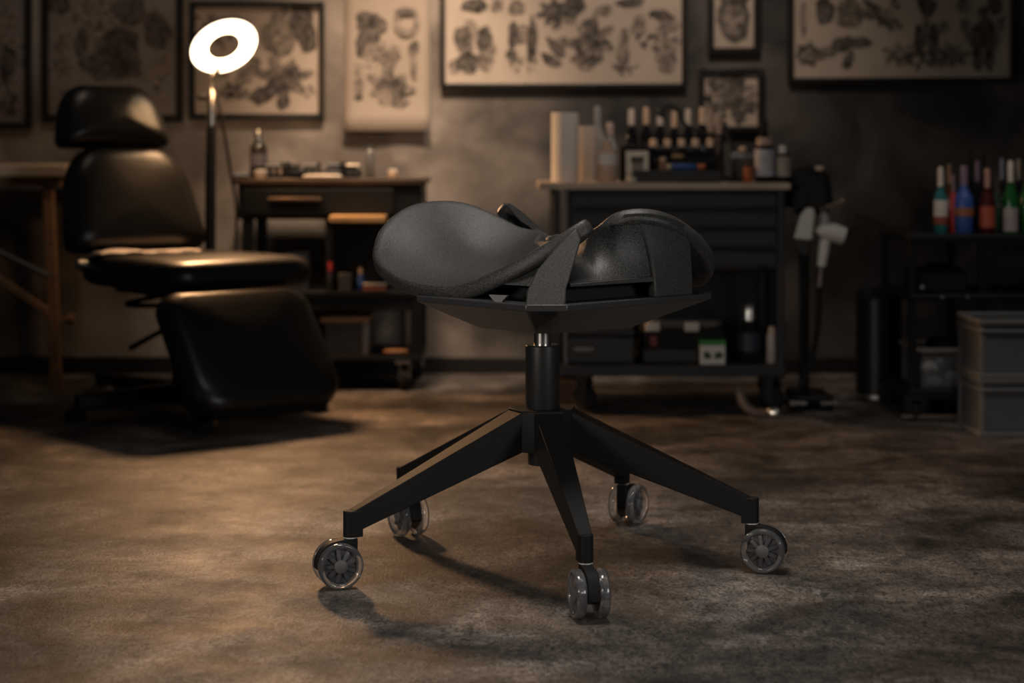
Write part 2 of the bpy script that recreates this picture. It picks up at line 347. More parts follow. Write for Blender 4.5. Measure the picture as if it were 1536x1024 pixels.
# ================================================================== SADDLE STOOL
SX, SY = .0594, 3.566
stool = thing('saddle_stool', 'black saddle stool with winged seat, star base and clear twin-wheel casters, in front', 'stool', (SX, SY, 0))
def sp(px, py, dy): return Vector((X(px, SY + dy), SY + dy, Z(py, SY + dy)))
rim = [(557.5, 380, .0), (563, 394, -.025), (578, 408, -.055), (604, 421, -.09), (645, 429, -.13), (684, 428.5, -.165), (723, 415, -.197), (755, 400, -.22), (787, 383, -.238), (820, 364, -.25), (850, 345, -.252), (868, 333, -.25), (878, 328, -.238)]
far = [(812, 345, .08), (775, 334, .12), (740, 317, .15), (700, 301, .165), (660, 297, .155), (620, 303, .12), (590, 320, .08), (567, 346, .04)]
def closed(pts):
    out = []; n = len(pts)
    for i in range(n):
        a, b, c, d = pts[i - 1], pts[i], pts[(i + 1) % n], pts[(i + 2) % n]
        for k in range(5):
            t = k / 5; out.append(.5 * (2 * b + (c - a) * t + (2 * a - 5 * b + 4 * c - d) * t * t + (3 * b - a - 3 * c + d) * t ** 3))
    return out
O_ = Vector((SX, SY, 0))
inner = [(.048, -.185, .652), (.016, -.12, .630), (-.006, -.05, .630), (-.007, 0., .632)]
LOOP = closed([sp(*p) - O_ for p in rim] + [Vector(p) for p in inner] + [sp(*p) - O_ for p in far])
# right-hand pad: the left pad's outline turned half a circle, its near rim with a deeper neck, its horn a little higher
lift = {0: -.026, 1: -.026, 2: -.014, 9: .010, 10: .018, 11: .020, 12: .018}
rim_r = [Vector((-(p - O_).x, -(p - O_).y, p.z + lift.get(i, 0))) for i, p in enumerate(sp(*q) for q in rim)]
inner_r = [(-.047, .186, .661), (-.014, .121, .648), (.008, .05, .640), (.012, .0, .636)]
far_r = [(867, 357, -.06), (880, 349.5, -.105), (894, 341, -.138), (907, 329.5, -.155), (920, 318, -.165), (938, 311.5, -.171), (960, 309, -.171), (985, 311.5, -.163), (1010, 320, -.145), (1034, 335, -.115), (1055, 354, -.08), (1070, 377, -.045), (1075, 395, -.02)]
RLOOP = closed(rim_r + [Vector(p) for p in inner_r] + [sp(*p) - O_ for p in far_r])
def tps(ctrl, lam=2e-4):
    C = np.array([[p[0], p[1]] for p in ctrl]); zz = np.array([p[2] for p in ctrl]); n = len(C)
    def U(r2): return np.where(r2 > 1e-12, r2 * np.log(r2 + 1e-12), 0.)
    K = U(((C[:, None] - C[None]) ** 2).sum(-1)); Pm = np.hstack([np.ones((n, 1)), C])
    A = np.zeros((n + 3, n + 3)); A[:n, :n] = K + lam * np.eye(n); A[:n, n:] = Pm; A[n:, :n] = Pm.T
    w = np.linalg.solve(A, np.concatenate([zz, np.zeros(3)]))
    def f(x, y):
        r2 = (C[:, 0] - x) ** 2 + (C[:, 1] - y) ** 2
        return float(U(r2) @ w[:n] + w[n] + w[n + 1] * x + w[n + 2] * y)
    return f
mid = [(-.11, -.03, .576), (-.20, -.02, .590), (-.05, -.05, .586), (-.14, .07, .612), (.005, -.13, .614), (-.05, .05, .608)]
HL = tps([tuple(p) for p in LOOP[::2]] + mid, 6e-6)
HR = tps([tuple(p) for p in RLOOP[::2]] + [(-a, -b, c) for a, b, c in mid], 6e-6)
def shell(bm, L3, hf, c, r=.0150, N=22):
    nb = len(L3); L = [Vector((p.x, p.y, 0)) for p in L3]
    def nrm(x, y):
        e = .002; return Vector((-(hf(x + e, y) - hf(x - e, y)) / (2 * e), -(hf(x, y + e) - hf(x, y - e)) / (2 * e), 1)).normalized()
    def surf(q, s):
        xy = c + (q - c) * s; return Vector((xy.x, xy.y, hf(xy.x, xy.y))), nrm(xy.x, xy.y)
    inset = [1 - r * 1.0 / max((q - c).length, .05) for q in L]
    top, bot, edge = [], [], []
    for k in range(1, N + 1):
        rt, rb = [], []
        for i, q in enumerate(L):
            p, n = surf(q, k / N * inset[i]); rt.append(p); rb.append(p - n * 2 * r)
        top.append(rt); bot.append(rb)
    for j in range(1, 8):
        th = PI * j / 8; er = []
        for i, q in enumerate(L):
            p, n = surf(q, inset[i]); a, b = L[i - 1], L[(i + 1) % nb]; tg = Vector((b.x - a.x, b.y - a.y, hf(b.x, b.y) - hf(a.x, a.y))).normalized()
            out = tg.cross(n).normalized()
            if out.dot(q - c) < 0: out = -out
            er.append(p + n * (0, .0012, .0016, .0006, 0, 0, 0, 0)[j] - n * r + n * r * math.copysign(abs(math.cos(th)) ** .6, math.cos(th)) + out * r * math.sin(th) ** .6)
        edge.append(er)
    p0, n0_ = surf(c, 0)
    R = [[bm.verts.new(O_ + p) for p in rg] for rg in top + edge + bot[::-1]]
    a = bm.verts.new(O_ + p0); b = bm.verts.new(O_ + p0 - n0_ * 2 * r)
    for A, B in zip(R, R[1:]):
        for k in range(nb): bm.faces.new((A[k], A[(k + 1) % nb], B[(k + 1) % nb], B[k]))
    for k in range(nb): bm.faces.new((a, R[0][(k + 1) % nb], R[0][k])); bm.faces.new((b, R[-1][k], R[-1][(k + 1) % nb]))
bm = BM(); shell(bm, LOOP, HL, Vector((-.11, -.005, 0))); obj('seat_pad', bm, M_seat, stool, angle=80)
bm = BM(); shell(bm, RLOOP, HR, Vector((.11, .005, 0))); obj('seat_pad', bm, M_seat, stool, angle=80)

def rot2(p, s): return Vector((SX + s * (p.x - SX), SY + s * (p.y - SY), p.z))
TZ0, TZ1 = .5145, .527
# supports under the horns and under the wings: solid panels standing on the tray
def panel(bm, front, back, s):
    hexa(bm, [rot2(p, s) for p in front], [rot2(p, s) for p in back])
hornf = [sp(788, 460, -.318), sp(848, 459, -.318), sp(849, 434, -.30), sp(872, 359, -.262), sp(864, 342, -.258), sp(838, 366, -.262), sp(806, 404, -.275), sp(790, 437, -.30)]
hornb = [Vector((p.x * .94 + SX * .06 + .004, p.y + (.035 if i < 3 or i == 7 else .022), p.z)) for i, p in enumerate(hornf)]
wingf, wingb = [], []
for q in range(9):                                         # lower edge on the tray, upper edge following the wing's underside
    t = q / 8; x = .206 + (.283 - .206) * t; y = -.158 + (.158 - .083) * t; wingf.append((x, y))
RL = RLOOP                                                 # rim of the right-hand pad, about the stool axis
def rim_at(x):                                             # nearest-side rim point of the right-hand pad at this x
    c = [p for p in RL if p.y < -.02 and abs(p.x - x) < .03 and p.x > .01]; p = min(c, key=lambda q: abs(q.x - x) + .15 * q.y)
    c = [q for q in RL if q.y < -.02 and q.x > .01]; lo = max([q for q in c if q.x <= x], key=lambda q: (q.x - .4 * q.y)); hi = min([q for q in c if q.x > x], key=lambda q: (q.x + .4 * q.y))
    t = (x - lo.x) / max(1e-5, hi.x - lo.x); p = lo.lerp(hi, t); return p
def on_rim(x, out=.011, dz=.013):
    p = rim_at(x); a, b = rim_at(x - .012), rim_at(x + .012); d = Vector((b.x - a.x, b.y - a.y, 0)).normalized(); n = Vector((d.y, -d.x, 0))
    return p + n * out - Vector((0, 0, dz))
def wing_panel(bm, s):
    rows = []
    for q, (x, y) in enumerate(wingf):
        t = q / 8; col = []; T = on_rim(.172 + (.268 - .172) * t, .007, .028)
        for j in range(9):
            f = j / 8; g = f ** 2.2; p = Vector((x + (T.x - x) * g, y + (T.y - y) * g, TZ1 + (T.z - TZ1) * f)); bk = Vector((-.40, .9, 0)).normalized() * (.030 - .020 * f)
            col.append((p, p + bk - Vector((0, 0, .004 * f))))
        rows.append(col)
    V_ = lambda p: bm.verts.new(rot2(Vector((SX + p.x, SY + p.y, p.z)), s))
    F_ = [[V_(c[0]) for c in r] for r in rows]; B_ = [[V_(c[1]) for c in r] for r in rows]
    for i in range(8):
        for j in range(8):
            bm.faces.new((F_[i][j], F_[i + 1][j], F_[i + 1][j + 1], F_[i][j + 1])); bm.faces.new((B_[i][j], B_[i][j + 1], B_[i + 1][j + 1], B_[i + 1][j]))
    for i in range(8):
        for j in (0, 8): bm.faces.new((F_[i][j], F_[i + 1][j], B_[i + 1][j], B_[i][j]))
    for j in range(8):
        for i in (0, 8): bm.faces.new((F_[i][j], F_[i][j + 1], B_[i][j + 1], B_[i][j]))
# skirts: curved walls closing the space between the underside of a pad and the lip above the core
def skirt(bm, top, bot, bow, s, n=10):
    T = curve([Vector(p) for p in top], 6); B = curve([Vector(p) for p in bot], 6); m = min(len(T), len(B)); T = [T[round(i * (len(T) - 1) / (m - 1))] for i in range(m)]; B = [B[round(i * (len(B) - 1) / (m - 1))] for i in range(m)]
    outer = []; inn = []
    for i in range(m):
        d = Vector((-T[i].x, -T[i].y, 0)).normalized(); ro, rn = [], []
        for j in range(n + 1):
            f = j / n; p = B[i].lerp(T[i], f) + d * bow * math.sin(PI * f) * (.35 + .65 * math.sin(PI * i / (m - 1)))
            for lst, e in ((ro, 0), (rn, .008)):
                q = p + d * e; lst.append(bm.verts.new(rot2(Vector((SX + q.x, SY + q.y, q.z)), s)))
        outer.append(ro); inn.append(rn)
    for i in range(m - 1):
        for j in range(n):
            bm.faces.new((outer[i][j], outer[i + 1][j], outer[i + 1][j + 1], outer[i][j + 1])); bm.faces.new((inn[i][j], inn[i][j + 1], inn[i + 1][j + 1], inn[i + 1][j]))
        for j in (0, n): bm.faces.new((outer[i][j], outer[i + 1][j], inn[i + 1][j], inn[i][j]))
    for i in (0, m - 1):
        for j in range(n): bm.faces.new((outer[i][j], outer[i][j + 1], inn[i][j + 1], inn[i][j]))
skb = [(.036, -.275, .562), (.075, -.252, .563), (.110, -.222, .564), (.145, -.195, .565), (.180, -.168, .566), (.205, -.145, .567), (.225, -.128, .568), (.250, -.105, .569)]
def un(x, y): return (x, y, HL(x, y) - .020)
nkt = [un(-.055, -.215), un(-.030, -.226), un(0, -.232), un(.030, -.236), un(.055, -.230)]
nkb = [(-.075, -.225, .556), (-.05, -.245, .556), (-.025, -.268, .556), (0, -.285, .556), (.03, -.280, .556)]
for s in (1, -1):
    RL = RLOOP if s == 1 else [Vector((-p.x, -p.y, p.z)) for p in LOOP]
    skt = [on_rim(x) for x in ((.050, .068, .09, .115, .145, .175, .205, .235, .255) if s == 1 else (.105, .13, .155, .18, .205, .23, .25))]
    bm = BM(); skirt(bm, skt, skb, .008, s); obj('seat_skirt', bm, M_seat, stool, angle=80)
    bm = BM(); skirt(bm, nkt, nkb, .006, s); obj('horn_skirt', bm, M_seat, stool, angle=80)
for s in (1, -1):
    RL = RLOOP if s == 1 else [Vector((-p.x, -p.y, p.z)) for p in LOOP]; x0_ = .050 if s == 1 else .10
    bm = BM(); panel(bm, hornf, hornb, s); obj('horn_bracket', bm, M_panel, stool, bevel=.003)
    bm = BM(); wing_panel(bm, s); obj('wing_bracket', bm, M_panel, stool, bevel=.003)
# tray
tray = [(-.035, -.318), (.038, -.318), (.322, -.048), (.322, -.02), (.035, .30), (-.035, .30), (-.238, .06), (-.238, -.115)]
bm = BM(); hexa(bm, [(SX + a, SY + b, TZ0) for a, b in tray], [(SX + a, SY + b, TZ1) for a, b in tray]); obj('seat_tray', bm, M_tray, stool, bevel=.002)
low = [(-.014, -.125), (.014, -.125), (.166, -.02), (.166, 0), (.014, .12), (-.014, .12), (-.122, .01), (-.122, -.01)]
bm = BM(); hexa(bm, [(SX + a, SY + b, .457) for a, b in low], [(SX + a * .985, SY + b * .985, TZ0) for a, b in tray])
obj('underseat_pan', bm, M_pan, stool, angle=15)
bm = BM(); core = [(-.02, -.262), (.05, -.262), (.262, -.06), (.11, .04), (.02, .262), (-.05, .262), (-.262, .06), (-.11, -.04)]
hexa(bm, [(SX + a * .9, SY + b * .9, TZ1) for a, b in core], [(SX + a * .86, SY + b * .86, .546) for a, b in core]); obj('seat_core', bm, M_void, stool)
# collar: a thin textured lip carrying the shells over the core
for s in (1, -1):
    bm = BM(); a0, a1 = Vector((.045, -.285, 0)), Vector((.215, -.145, 0))
    hexa(bm, [rot2(Vector((SX + x, SY + y, z)), s) for x, y, z in ((a0.x, a0.y, .556), (a1.x, a1.y, .556), (a1.x - .03, a1.y + .05, .556), (a0.x - .03, a0.y + .05, .556))],
         [rot2(Vector((SX + x, SY + y, z)), s) for x, y, z in ((a0.x, a0.y, .561), (a1.x, a1.y, .566), (a1.x - .03, a1.y + .05, .570), (a0.x - .03, a0.y + .05, .570))])
    obj('support_lip', bm, M_panel, stool, bevel=.001)
g = obj('gusset', (lambda b: (hexa(b, [sp(733, 442, -.245), sp(761, 443, -.262), sp(747, 459, -.255)], [sp(733, 442, -.245) + Vector((.004, .006, 0)), sp(761, 443, -.262) + Vector((.004, .006, 0)), sp(747, 459, -.255) + Vector((.004, .006, 0))]), b)[1])(BM()), M_hub, stool)
g['label'] = 'small grey triangular gusset'
bm = BM(); hexa(bm, [sp(793, 467, -.316), sp(833, 466, -.316), sp(836, 472, -.312), sp(830, 477, -.30), sp(806, 491, -.20), sp(803, 496, -.14)][::1],
                [p + Vector((0, .02, .004)) for p in (sp(793, 467, -.316), sp(833, 466, -.316), sp(836, 472, -.312), sp(830, 477, -.30), sp(806, 491, -.20), sp(803, 496, -.14))])
obj('height_lever', bm, M_void, stool, bevel=.0015)
# column
bm = BM(); lathe(bm, (SX, SY, 0), [(.0168, .40), (.0168, .462)], n=40); o = obj('gas_lift_rod', bm, M_chrome, stool); o['label'] = 'polished steel gas lift rod'
bm = BM(); lathe(bm, (SX, SY, 0), [(.0, .192), (.028, .192), (.0295, .195), (.0295, .296), (.0325, .298), (.0325, .303), (.0335, .306), (.0335, .421), (.032, .4235), (.017, .4235), (.017, .40)], n=48)
obj('column_cover', bm, mat('satin_black_tube', (.014, .014, .014), .38), stool, angle=30)
# star base
BR, PH = .402, math.radians(9.64)
def arm(bm, a):
    dx, dy = math.sin(a), -math.cos(a); dr, lt = Vector((dx, dy, 0)), Vector((-dy, dx, 0)); o = Vector((SX, SY, 0))
    def rect(r, hw, z0, z1, hwb=None):
        hwb = hwb if hwb is not None else hw
        return [o + dr * r - lt * hwb + Vector((0, 0, z0)), o + dr * r + lt * hwb + Vector((0, 0, z0)), o + dr * r + lt * hw + Vector((0, 0, z1)), o + dr * r - lt * hw + Vector((0, 0, z1))]
    hexa(bm, rect(.059, .0275, .222, .298), rect(BR - .002, .0125, .098, .1385))
    # rounded upright tip
    n = 20; lo = []; hi = []
    tip = [(BR - .020, -.0135), (BR - .020, .0135)] + [(BR + .0135 * math.cos(t), -.0135 * math.sin(t) * -1) for t in [PI / 2 - PI * k / 12 for k in range(13)]]
    hexa(bm, [o + dr * r + lt * w + Vector((0, 0, .0905)) for r, w in tip], [o + dr * r + lt * w + Vector((0, 0, .1385)) for r, w in tip])
for k in range(5):
    bm = BM(); arm(bm, PH + k * 2 * PI / 5); obj('star_base_leg', bm, M_base, stool, bevel=.0016)
bm = BM(); hp = []
for k in range(5):
    a = PH + k * 2 * PI / 5
    for s in (-1, 1):
        hp.append((SX + .0605 * math.sin(a) + s * .0275 * math.cos(a), SY - .0605 * math.cos(a) + s * .0275 * math.sin(a)))
hp.sort(key=lambda p: math.atan2(p[1] - SY, p[0] - SX))
hexa(bm, [(x, y, .222) for x, y in hp], [(x, y, .3015) for x, y in hp]); obj('base_hub', bm, M_base, stool, bevel=.002)
# casters
def caster(tipangle, trail):
    o = Vector((SX + BR * math.sin(tipangle), SY - BR * math.cos(tipangle), 0)); t = Vector((trail[0], trail[1], 0)).normalized(); ax = Vector((-t.y, t.x, 0)); up = Vector((0, 0, 1))
    R, off, wz = .042, .024, .042; wc = o + t * off + up * wz
    bm = BM()
    lathe(bm, o, [(.0115, .078), (.0115, .087), (.0105, .0885)], n=20)
    # hood between the wheels: stem side post plus an arc over the axle
    prof = [(-off - .0115, .012), (-off - .0115, .046), (-off + .012, .046)] + [(.0435 * math.cos(q), .0435 * math.sin(q)) for q in [math.radians(d) for d in (75, 60, 45, 28, 12, -6)]] + [(.034, -.010), (-.012, -.012), (-off - .006, -.004)]
    hexa(bm, [wc + t * a + up * b - ax * .0105 for a, b in prof], [wc + t * a + up * b + ax * .0105 for a, b in prof])
    c = obj('caster', bm, M_base, stool, bevel=.0015)
    bm = BM(); lathe(bm, o, [(.0085, .0875), (.0125, .0885), (.0125, .0905), (.0085, .0912)], n=24); r_ = obj('swivel_ring', bm, mat('bright_steel_ring', (.75, .75, .74), .35, .4), c); r_['label'] = 'bright steel swivel ring'
    for s in (-1, 1):
        q = wc + ax * s * .0118; A = ax * s
        bm = BM(); lathe(bm, q, [(.030, .001), (R - .003, .0), (R - .0008, .002), (R, .004), (R, .013), (R - .001, .016), (R - .004, .018), (.034, .017), (.0315, .0135), (.0315, .004), (.030, .001)], axis=A, n=40)
        w = obj('wheel', bm, M_clear, c, angle=50); w['label'] = 'clear smoky plastic wheel'
        bm = BM(); lathe(bm, q, [(.0, .002), (.0312, .002), (.0312, .0045), (.010, .006), (0, .006)], axis=A, n=32)
        u, v_ = frame_of(A)
        for k in range(9):
            th = 2 * PI * k / 9; e = u * math.cos(th) + v_ * math.sin(th); f = A.cross(e)
            hexa(bm, [q + e * .010 + f * .004 + A * .005, q + e * .010 - f * .004 + A * .005, q + e * .0305 - f * .0055 + A * .004, q + e * .0305 + f * .0055 + A * .004],
                 [q + e * .010 + f * .003 + A * .0125, q + e * .010 - f * .003 + A * .0125, q + e * .030 - f * .0035 + A * .0085, q + e * .030 + f * .0035 + A * .0085])
        obj('wheel_spokes', bm, M_hub, c)
        bm = BM(); lathe(bm, q, [(.0125, .004), (.0125, .0145), (.011, .0158), (.0, .0164)], axis=A, n=24); obj('hub_cap', bm, M_cap, c)
TR = [(.2, -.98), (.955, -.3), (.5, .86), (.5, -.86), (-.94, -.34)]
for k in range(5): caster(PH + k * 2 * PI / 5, TR[k])

# ================================================================== TREATMENT CHAIR
fw_ = Vector((.64, -.77, 0)).normalized(); lt_ = Vector((.77, .64, 0)).normalized(); UP = Vector((0, 0, 1))
rc = Vector((X(222, 5.85), 5.85, 0))                      # middle of the seat's rear edge on the floor plan
tc_ = thing('treatment_chair', 'black padded treatment chair with headrest, raised back and hanging leg rest', 'treatment chair', (rc.x + .2, rc.y - .25, 0))
sc_ = rc + fw_ * .30
bm = BM(); pad(bm, rrect(.53, .60, .09), sc_ + UP * .432, lt_, fw_, UP, .09, .032, .006); obj('seat_cushion', bm, M_leather, tc_, angle=80)
bn = (fw_ * math.cos(math.radians(19)) + UP * math.sin(math.radians(19))).normalized(); bu = (UP * math.cos(math.radians(19)) - fw_ * math.sin(math.radians(19))).normalized()
bc = rc + fw_ * .055 + UP * .482 - lt_ * .045
bm = BM(); pad(bm, rrect(.50, .345, (.13, .05), top=.40), bc + bu * .1725 - lt_ * .02, lt_, bu, bn, .12, .045, .012); obj('backrest', bm, M_leather, tc_, angle=80)
hb = bc + bu * .345
bm = BM(); pad(bm, rrect(.41, .205, (.085, .035), top=.31), hb + bu * .098 + bn * .012 - lt_ * .05, lt_, bu, bn, .13, .045, .012); obj('headrest', bm, M_leather, tc_, angle=80)
bm = BM()
for s in (-1, 1): tube(bm, [bc + bu * .30 + lt_ * s * .07 - bn * .02, hb + bu * .08 + lt_ * s * .07 - bn * .02], .008)
obj('headrest_post', bm, M_steel, tc_)
lc = rc + fw_ * .60
ld = (-UP * .80 + fw_ * .60).normalized(); ln = (fw_ * .80 + UP * .60).normalized()
bm = BM(); pad(bm, rrect(.50, .40, (.06, .10)), lc + UP * .380 + ld * .195 - lt_ * .065, lt_, -ld, ln, .095, .036, .012); obj('leg_rest', bm, M_leather, tc_, angle=80)
pc = Vector((X(284, 5.62), 5.62, 0))
bm = BM(); box(bm, pc.x - .045, pc.x + .045, pc.y - .045, pc.y + .045, .05, .33); box(bm, pc.x - .034, pc.x + .034, pc.y - .034, pc.y + .034, .33, .385)
obj('column', bm, M_steel, tc_, bevel=.006)
bm = BM(); a = sc_ + UP * .365
hexa(bm, [a - lt_ * .17 - fw_ * .2, a + lt_ * .17 - fw_ * .2, a + lt_ * .17 + fw_ * .22, a - lt_ * .17 + fw_ * .22], [q + UP * .024 for q in (a - lt_ * .17 - fw_ * .2, a + lt_ * .17 - fw_ * .2, a + lt_ * .17 + fw_ * .22, a - lt_ * .17 + fw_ * .22)])
obj('seat_plate', bm, M_steel, tc_, bevel=.004)
feet = [(X(113, 5.45), 5.45), (X(305, 5.24), 5.24), (X(478, 5.64), 5.64), (X(150, 5.98), 5.98)]
for fx, fy in feet:
    d = Vector((fx - pc.x, fy - pc.y, 0)); l = d.length; d.normalize(); n = Vector((-d.y, d.x, 0)); bm = BM()
    hexa(bm, [pc + n * .035 + UP * .035, pc - n * .035 + UP * .035, pc + d * l - n * .022 + UP * .035, pc + d * l + n * .022 + UP * .035],
         [pc + n * .035 + UP * .095, pc - n * .035 + UP * .095, pc + d * l - n * .022 + UP * .075, pc + d * l + n * .022 + UP * .075])
    b = obj('base_arm', bm, M_steel, tc_, bevel=.006)
    bm = BM(); lathe(bm, (fx, fy, 0), [(.026, 0), (.03, .008), (.03, .028), (.012, .036)], n=20); obj('foot_pad', bm, M_void, b)
bm = BM(); q = pc + UP * .30 + Vector((-.03, -.03, 0)); tube(bm, curve([q + UP * .06, q + Vector((-.07, -.02, .055)), q + Vector((-.15, -.03, .035)), q + Vector((-.09, -.03, .03)), q + UP * .03]), .008, 8); obj('adjusting_loop', bm, M_steel, tc_)
bm = BM(); tube(bm, [q - UP * .03, q + Vector((-.06, -.02, -.055)), q + Vector((-.14, -.04, -.10))], [.011, .008, .009], 8); obj('lever', bm, M_steel, tc_)
bm = BM(); e = rc - lt_ * .27 + fw_ * .09 + UP * .45; lathe(bm, e, [(0, -.02), (.018, -.02), (.018, .02), (0, .02)], axis=lt_, n=16); k = obj('hinge_knob', bm, M_silver, tc_); k['label'] = 'silver hinge knob'
# paper sheet left on the rear of the seat
bm = BM(); gr = []
for i in range(15):
    row = []
    for j in range(7):
        u, w = i / 14 * .34 - .245, j / 6 * .085 + .085
        h = .486 + .010 * max(0, math.sin(i * .45)) * (1 - j / 9) + .003 * math.sin(i * 1.7 + j * 2.1)
        row.append(bm.verts.new(rc + lt_ * u + fw_ * w + UP * h))
    gr.append(row)
for A, B in zip(gr, gr[1:]):
    for j in range(6): bm.faces.new((A[j], A[j + 1], B[j + 1], B[j]))
ps = obj('paper_sheet', bm, M_sheet, origin=rc + UP * .485); s = ps.modifiers.new('t', 'SOLIDIFY'); s.thickness = .003
tag(ps, 'crumpled white tissue sheet lying at the foot of the black backrest', 'paper')
# foot pedal unit on the floor behind the chair base
pp = Vector((X(152, 5.8), 5.8, 0)); t = thing('foot_pedal', 'black foot pedal unit on the floor behind the treatment chair base', 'pedal', pp)
bm = BM(); hexa(bm, [pp + Vector(q) for q in ((-.05, -.07, 0), (.05, -.07, 0), (.05, .07, 0), (-.05, .07, 0))], [pp + Vector(q) for q in ((-.04, -.06, .05), (.04, -.06, .035), (.04, .06, .035), (-.04, .06, .055))]); obj('housing', bm, M_dark, t, bevel=.008)
bm = BM(); lathe(bm, pp + Vector((.02, -.0, .038)), [(.02, 0), (.02, .012), (.012, .016), (0, .016)], n=16); obj('pedal_button', bm, M_silver, t)
bm = BM(); tube(bm, curve([pp + Vector((.05, 0, .012)), pp + Vector((.12, .03, .007)), pp + Vector((.20, -.02, .007)), pp + Vector((.30, .02, .007))]), .006, 8); obj('cord', bm, M_void, t)
q = Vector((X(320, 5.36), 5.36, 0)); t = thing('small_bottle', 'small amber bottle standing on the floor beside the front foot of the treatment chair', 'bottle', q)
bm = BM(); lathe(bm, q, [(0, 0), (.012, 0), (.014, .004), (.014, .045), (.008, .055), (.008, .06), (0, .06)], n=16); obj('body', bm, mat('amber_glass', (.30, .13, .06), .25), t)
bm = BM(); lathe(bm, q + UP * .058, [(.010, 0), (.010, .015), (0, .016)], n=16); obj('cap', bm, M_tan, t)

# ================================================================== RING LAMP
ld_ = 5.98; hc = P(336, 69, ld_); nrm = Vector((.40, -.62, -.67)).normalized()
lamp = thing('ring_lamp', 'lit round ring lamp on a black pole behind the treatment chair', 'lamp', (X(317, ld_), ld_, 0))
u, w = frame_of(nrm); bm = BM(); ro, ri = .111, .055
lathe(bm, hc, [(ri, 0), (ri + .003, .005), (ro - .003, .005), (ro, 0), (ri, 0)], axis=nrm, n=56)
o = obj('ring_diffuser', bm, M_led, lamp); o['label'] = 'glowing white ring'
bm = BM(); lathe(bm, hc, [(ri - .002, -.008), (ri - .002, .001), (ri, .001), (ri, -.001), (ro, -.001), (ro, .002), (ro + .003, .002), (ro + .003, -.010), (ro - .012, -.012), (ri - .002, -.008)], axis=nrm, n=56); obj('ring_housing', bm, M_dark, lamp)
px_ = X(317, ld_); zt = Z(140, ld_)
att = hc - nrm * .010 + (u if u.z < 0 else -u) * 0 + Vector((-.035, .035, -.075))
bm = BM(); tube(bm, curve([hc - nrm * .016 + Vector((-.012, 0, -.08)).normalized() * .080, Vector((px_, ld_ + .015, Z(122, ld_))), Vector((px_, ld_, zt))]), .009, 10); obj('neck', bm, M_steel, lamp)
bm = BM(); lathe(bm, (px_, ld_, 0), [(.0, Z(192, ld_)), (.012, Z(192, ld_)), (.0135, Z(185, ld_)), (.0135, Z(140, ld_)), (.008, Z(134, ld_)), (0, Z(134, ld_))], n=20); o = obj('tilt_tube', bm, M_silver, lamp); o['label'] = 'bright silver tube'
bm = BM(); tube(bm, [(px_, ld_, .02), (px_ - .004, ld_, .35), (px_ - .003, ld_, .7), (px_, ld_, Z(190, ld_))], [.018, .018, .017, .0155], 16); obj('pole', bm, M_steel, lamp)
bm = BM(); lathe(bm, (px_, ld_, 0), [(0, 0), (.10, 0), (.10, .012), (.09, .018), (.03, .022), (.0, .022)], n=36); obj('base_plate', bm, M_steel, lamp)
bm = BM(); box(bm, px_ - .045, px_ - .008, ld_ - .008, ld_ + .008, Z(150, ld_), Z(143, ld_)); obj('clamp_knob', bm, M_steel, lamp, bevel=.003)
bm = BM(); tube(bm, curve([(px_ + .01, ld_ + .01, zt + .02), (px_ + .035, ld_ + .02, Z(190, ld_)), (px_ + .055, ld_ + .03, Z(250, ld_)), (px_ + .075, ld_ + .05, Z(330, ld_)), (px_ + .05, ld_ + .05, .25), (px_ + .03, ld_ + .03, .022)]), .005, 8); obj('cable', bm, M_steel, lamp)

# ================================================================== MASSAGE TABLE at the far left
md = 6.08
mt = thing('massage_table', 'wooden folding massage table with braced leg, cut off at the left edge', 'table', (X(0, 6.2), 6.2, 0))
ztop = Z(246, md)
bm = BM(); box(bm, -2.5, X(100, md), md, md + .46, ztop - .045, ztop); obj('table_top', bm, M_woodtop, mt, bevel=.008)
bm = BM(); box(bm, -2.45, X(88, md), md + .03, md + .43, ztop - .075, ztop - .045); obj('apron', bm, M_wood, mt, bevel=.004)
for yy in (md + .04, md + .40):
    bm = BM(); x = X(66, md) * (1 + (yy - md - .04) / md * .97); hexa(bm, [(x + .01, yy, 0), (x + .045, yy, 0), (x + .045, yy + .03, 0), (x + .01, yy + .03, 0)], [(x - .018, yy, ztop - .05), (x + .017, yy, ztop - .05), (x + .017, yy + .03, ztop - .05), (x - .018, yy + .03, ztop - .05)])
    obj('leg', bm, M_wood, mt, bevel=.003)
bm = BM(); hexa(bm, [P(-40, 385, md + .02), P(-40, 397, md + .02), P(72, 475, md + .02), P(72, 463, md + .02)], [p + Vector((0, .02, 0)) for p in (P(-40, 385, md + .02), P(-40, 397, md + .02), P(72, 475, md + .02), P(72, 463, md + .02))]); obj('wooden_brace', bm, M_wood, mt, bevel=.002)
bm = BM(); tube(bm, [P(-60, 348, md + .01), P(73, 413, md + .01)], .009, 8); obj('steel_brace', bm, M_silver, mt)
bm = BM(); lathe(bm, P(78, 479, md + .055), [(.006, 0), (.006, .05), (.016, .052), (.018, .06), (.018, .074), (0, .078)], axis=(1, 0, 0), n=18); obj('clamp_knob', bm, M_wood, mt)

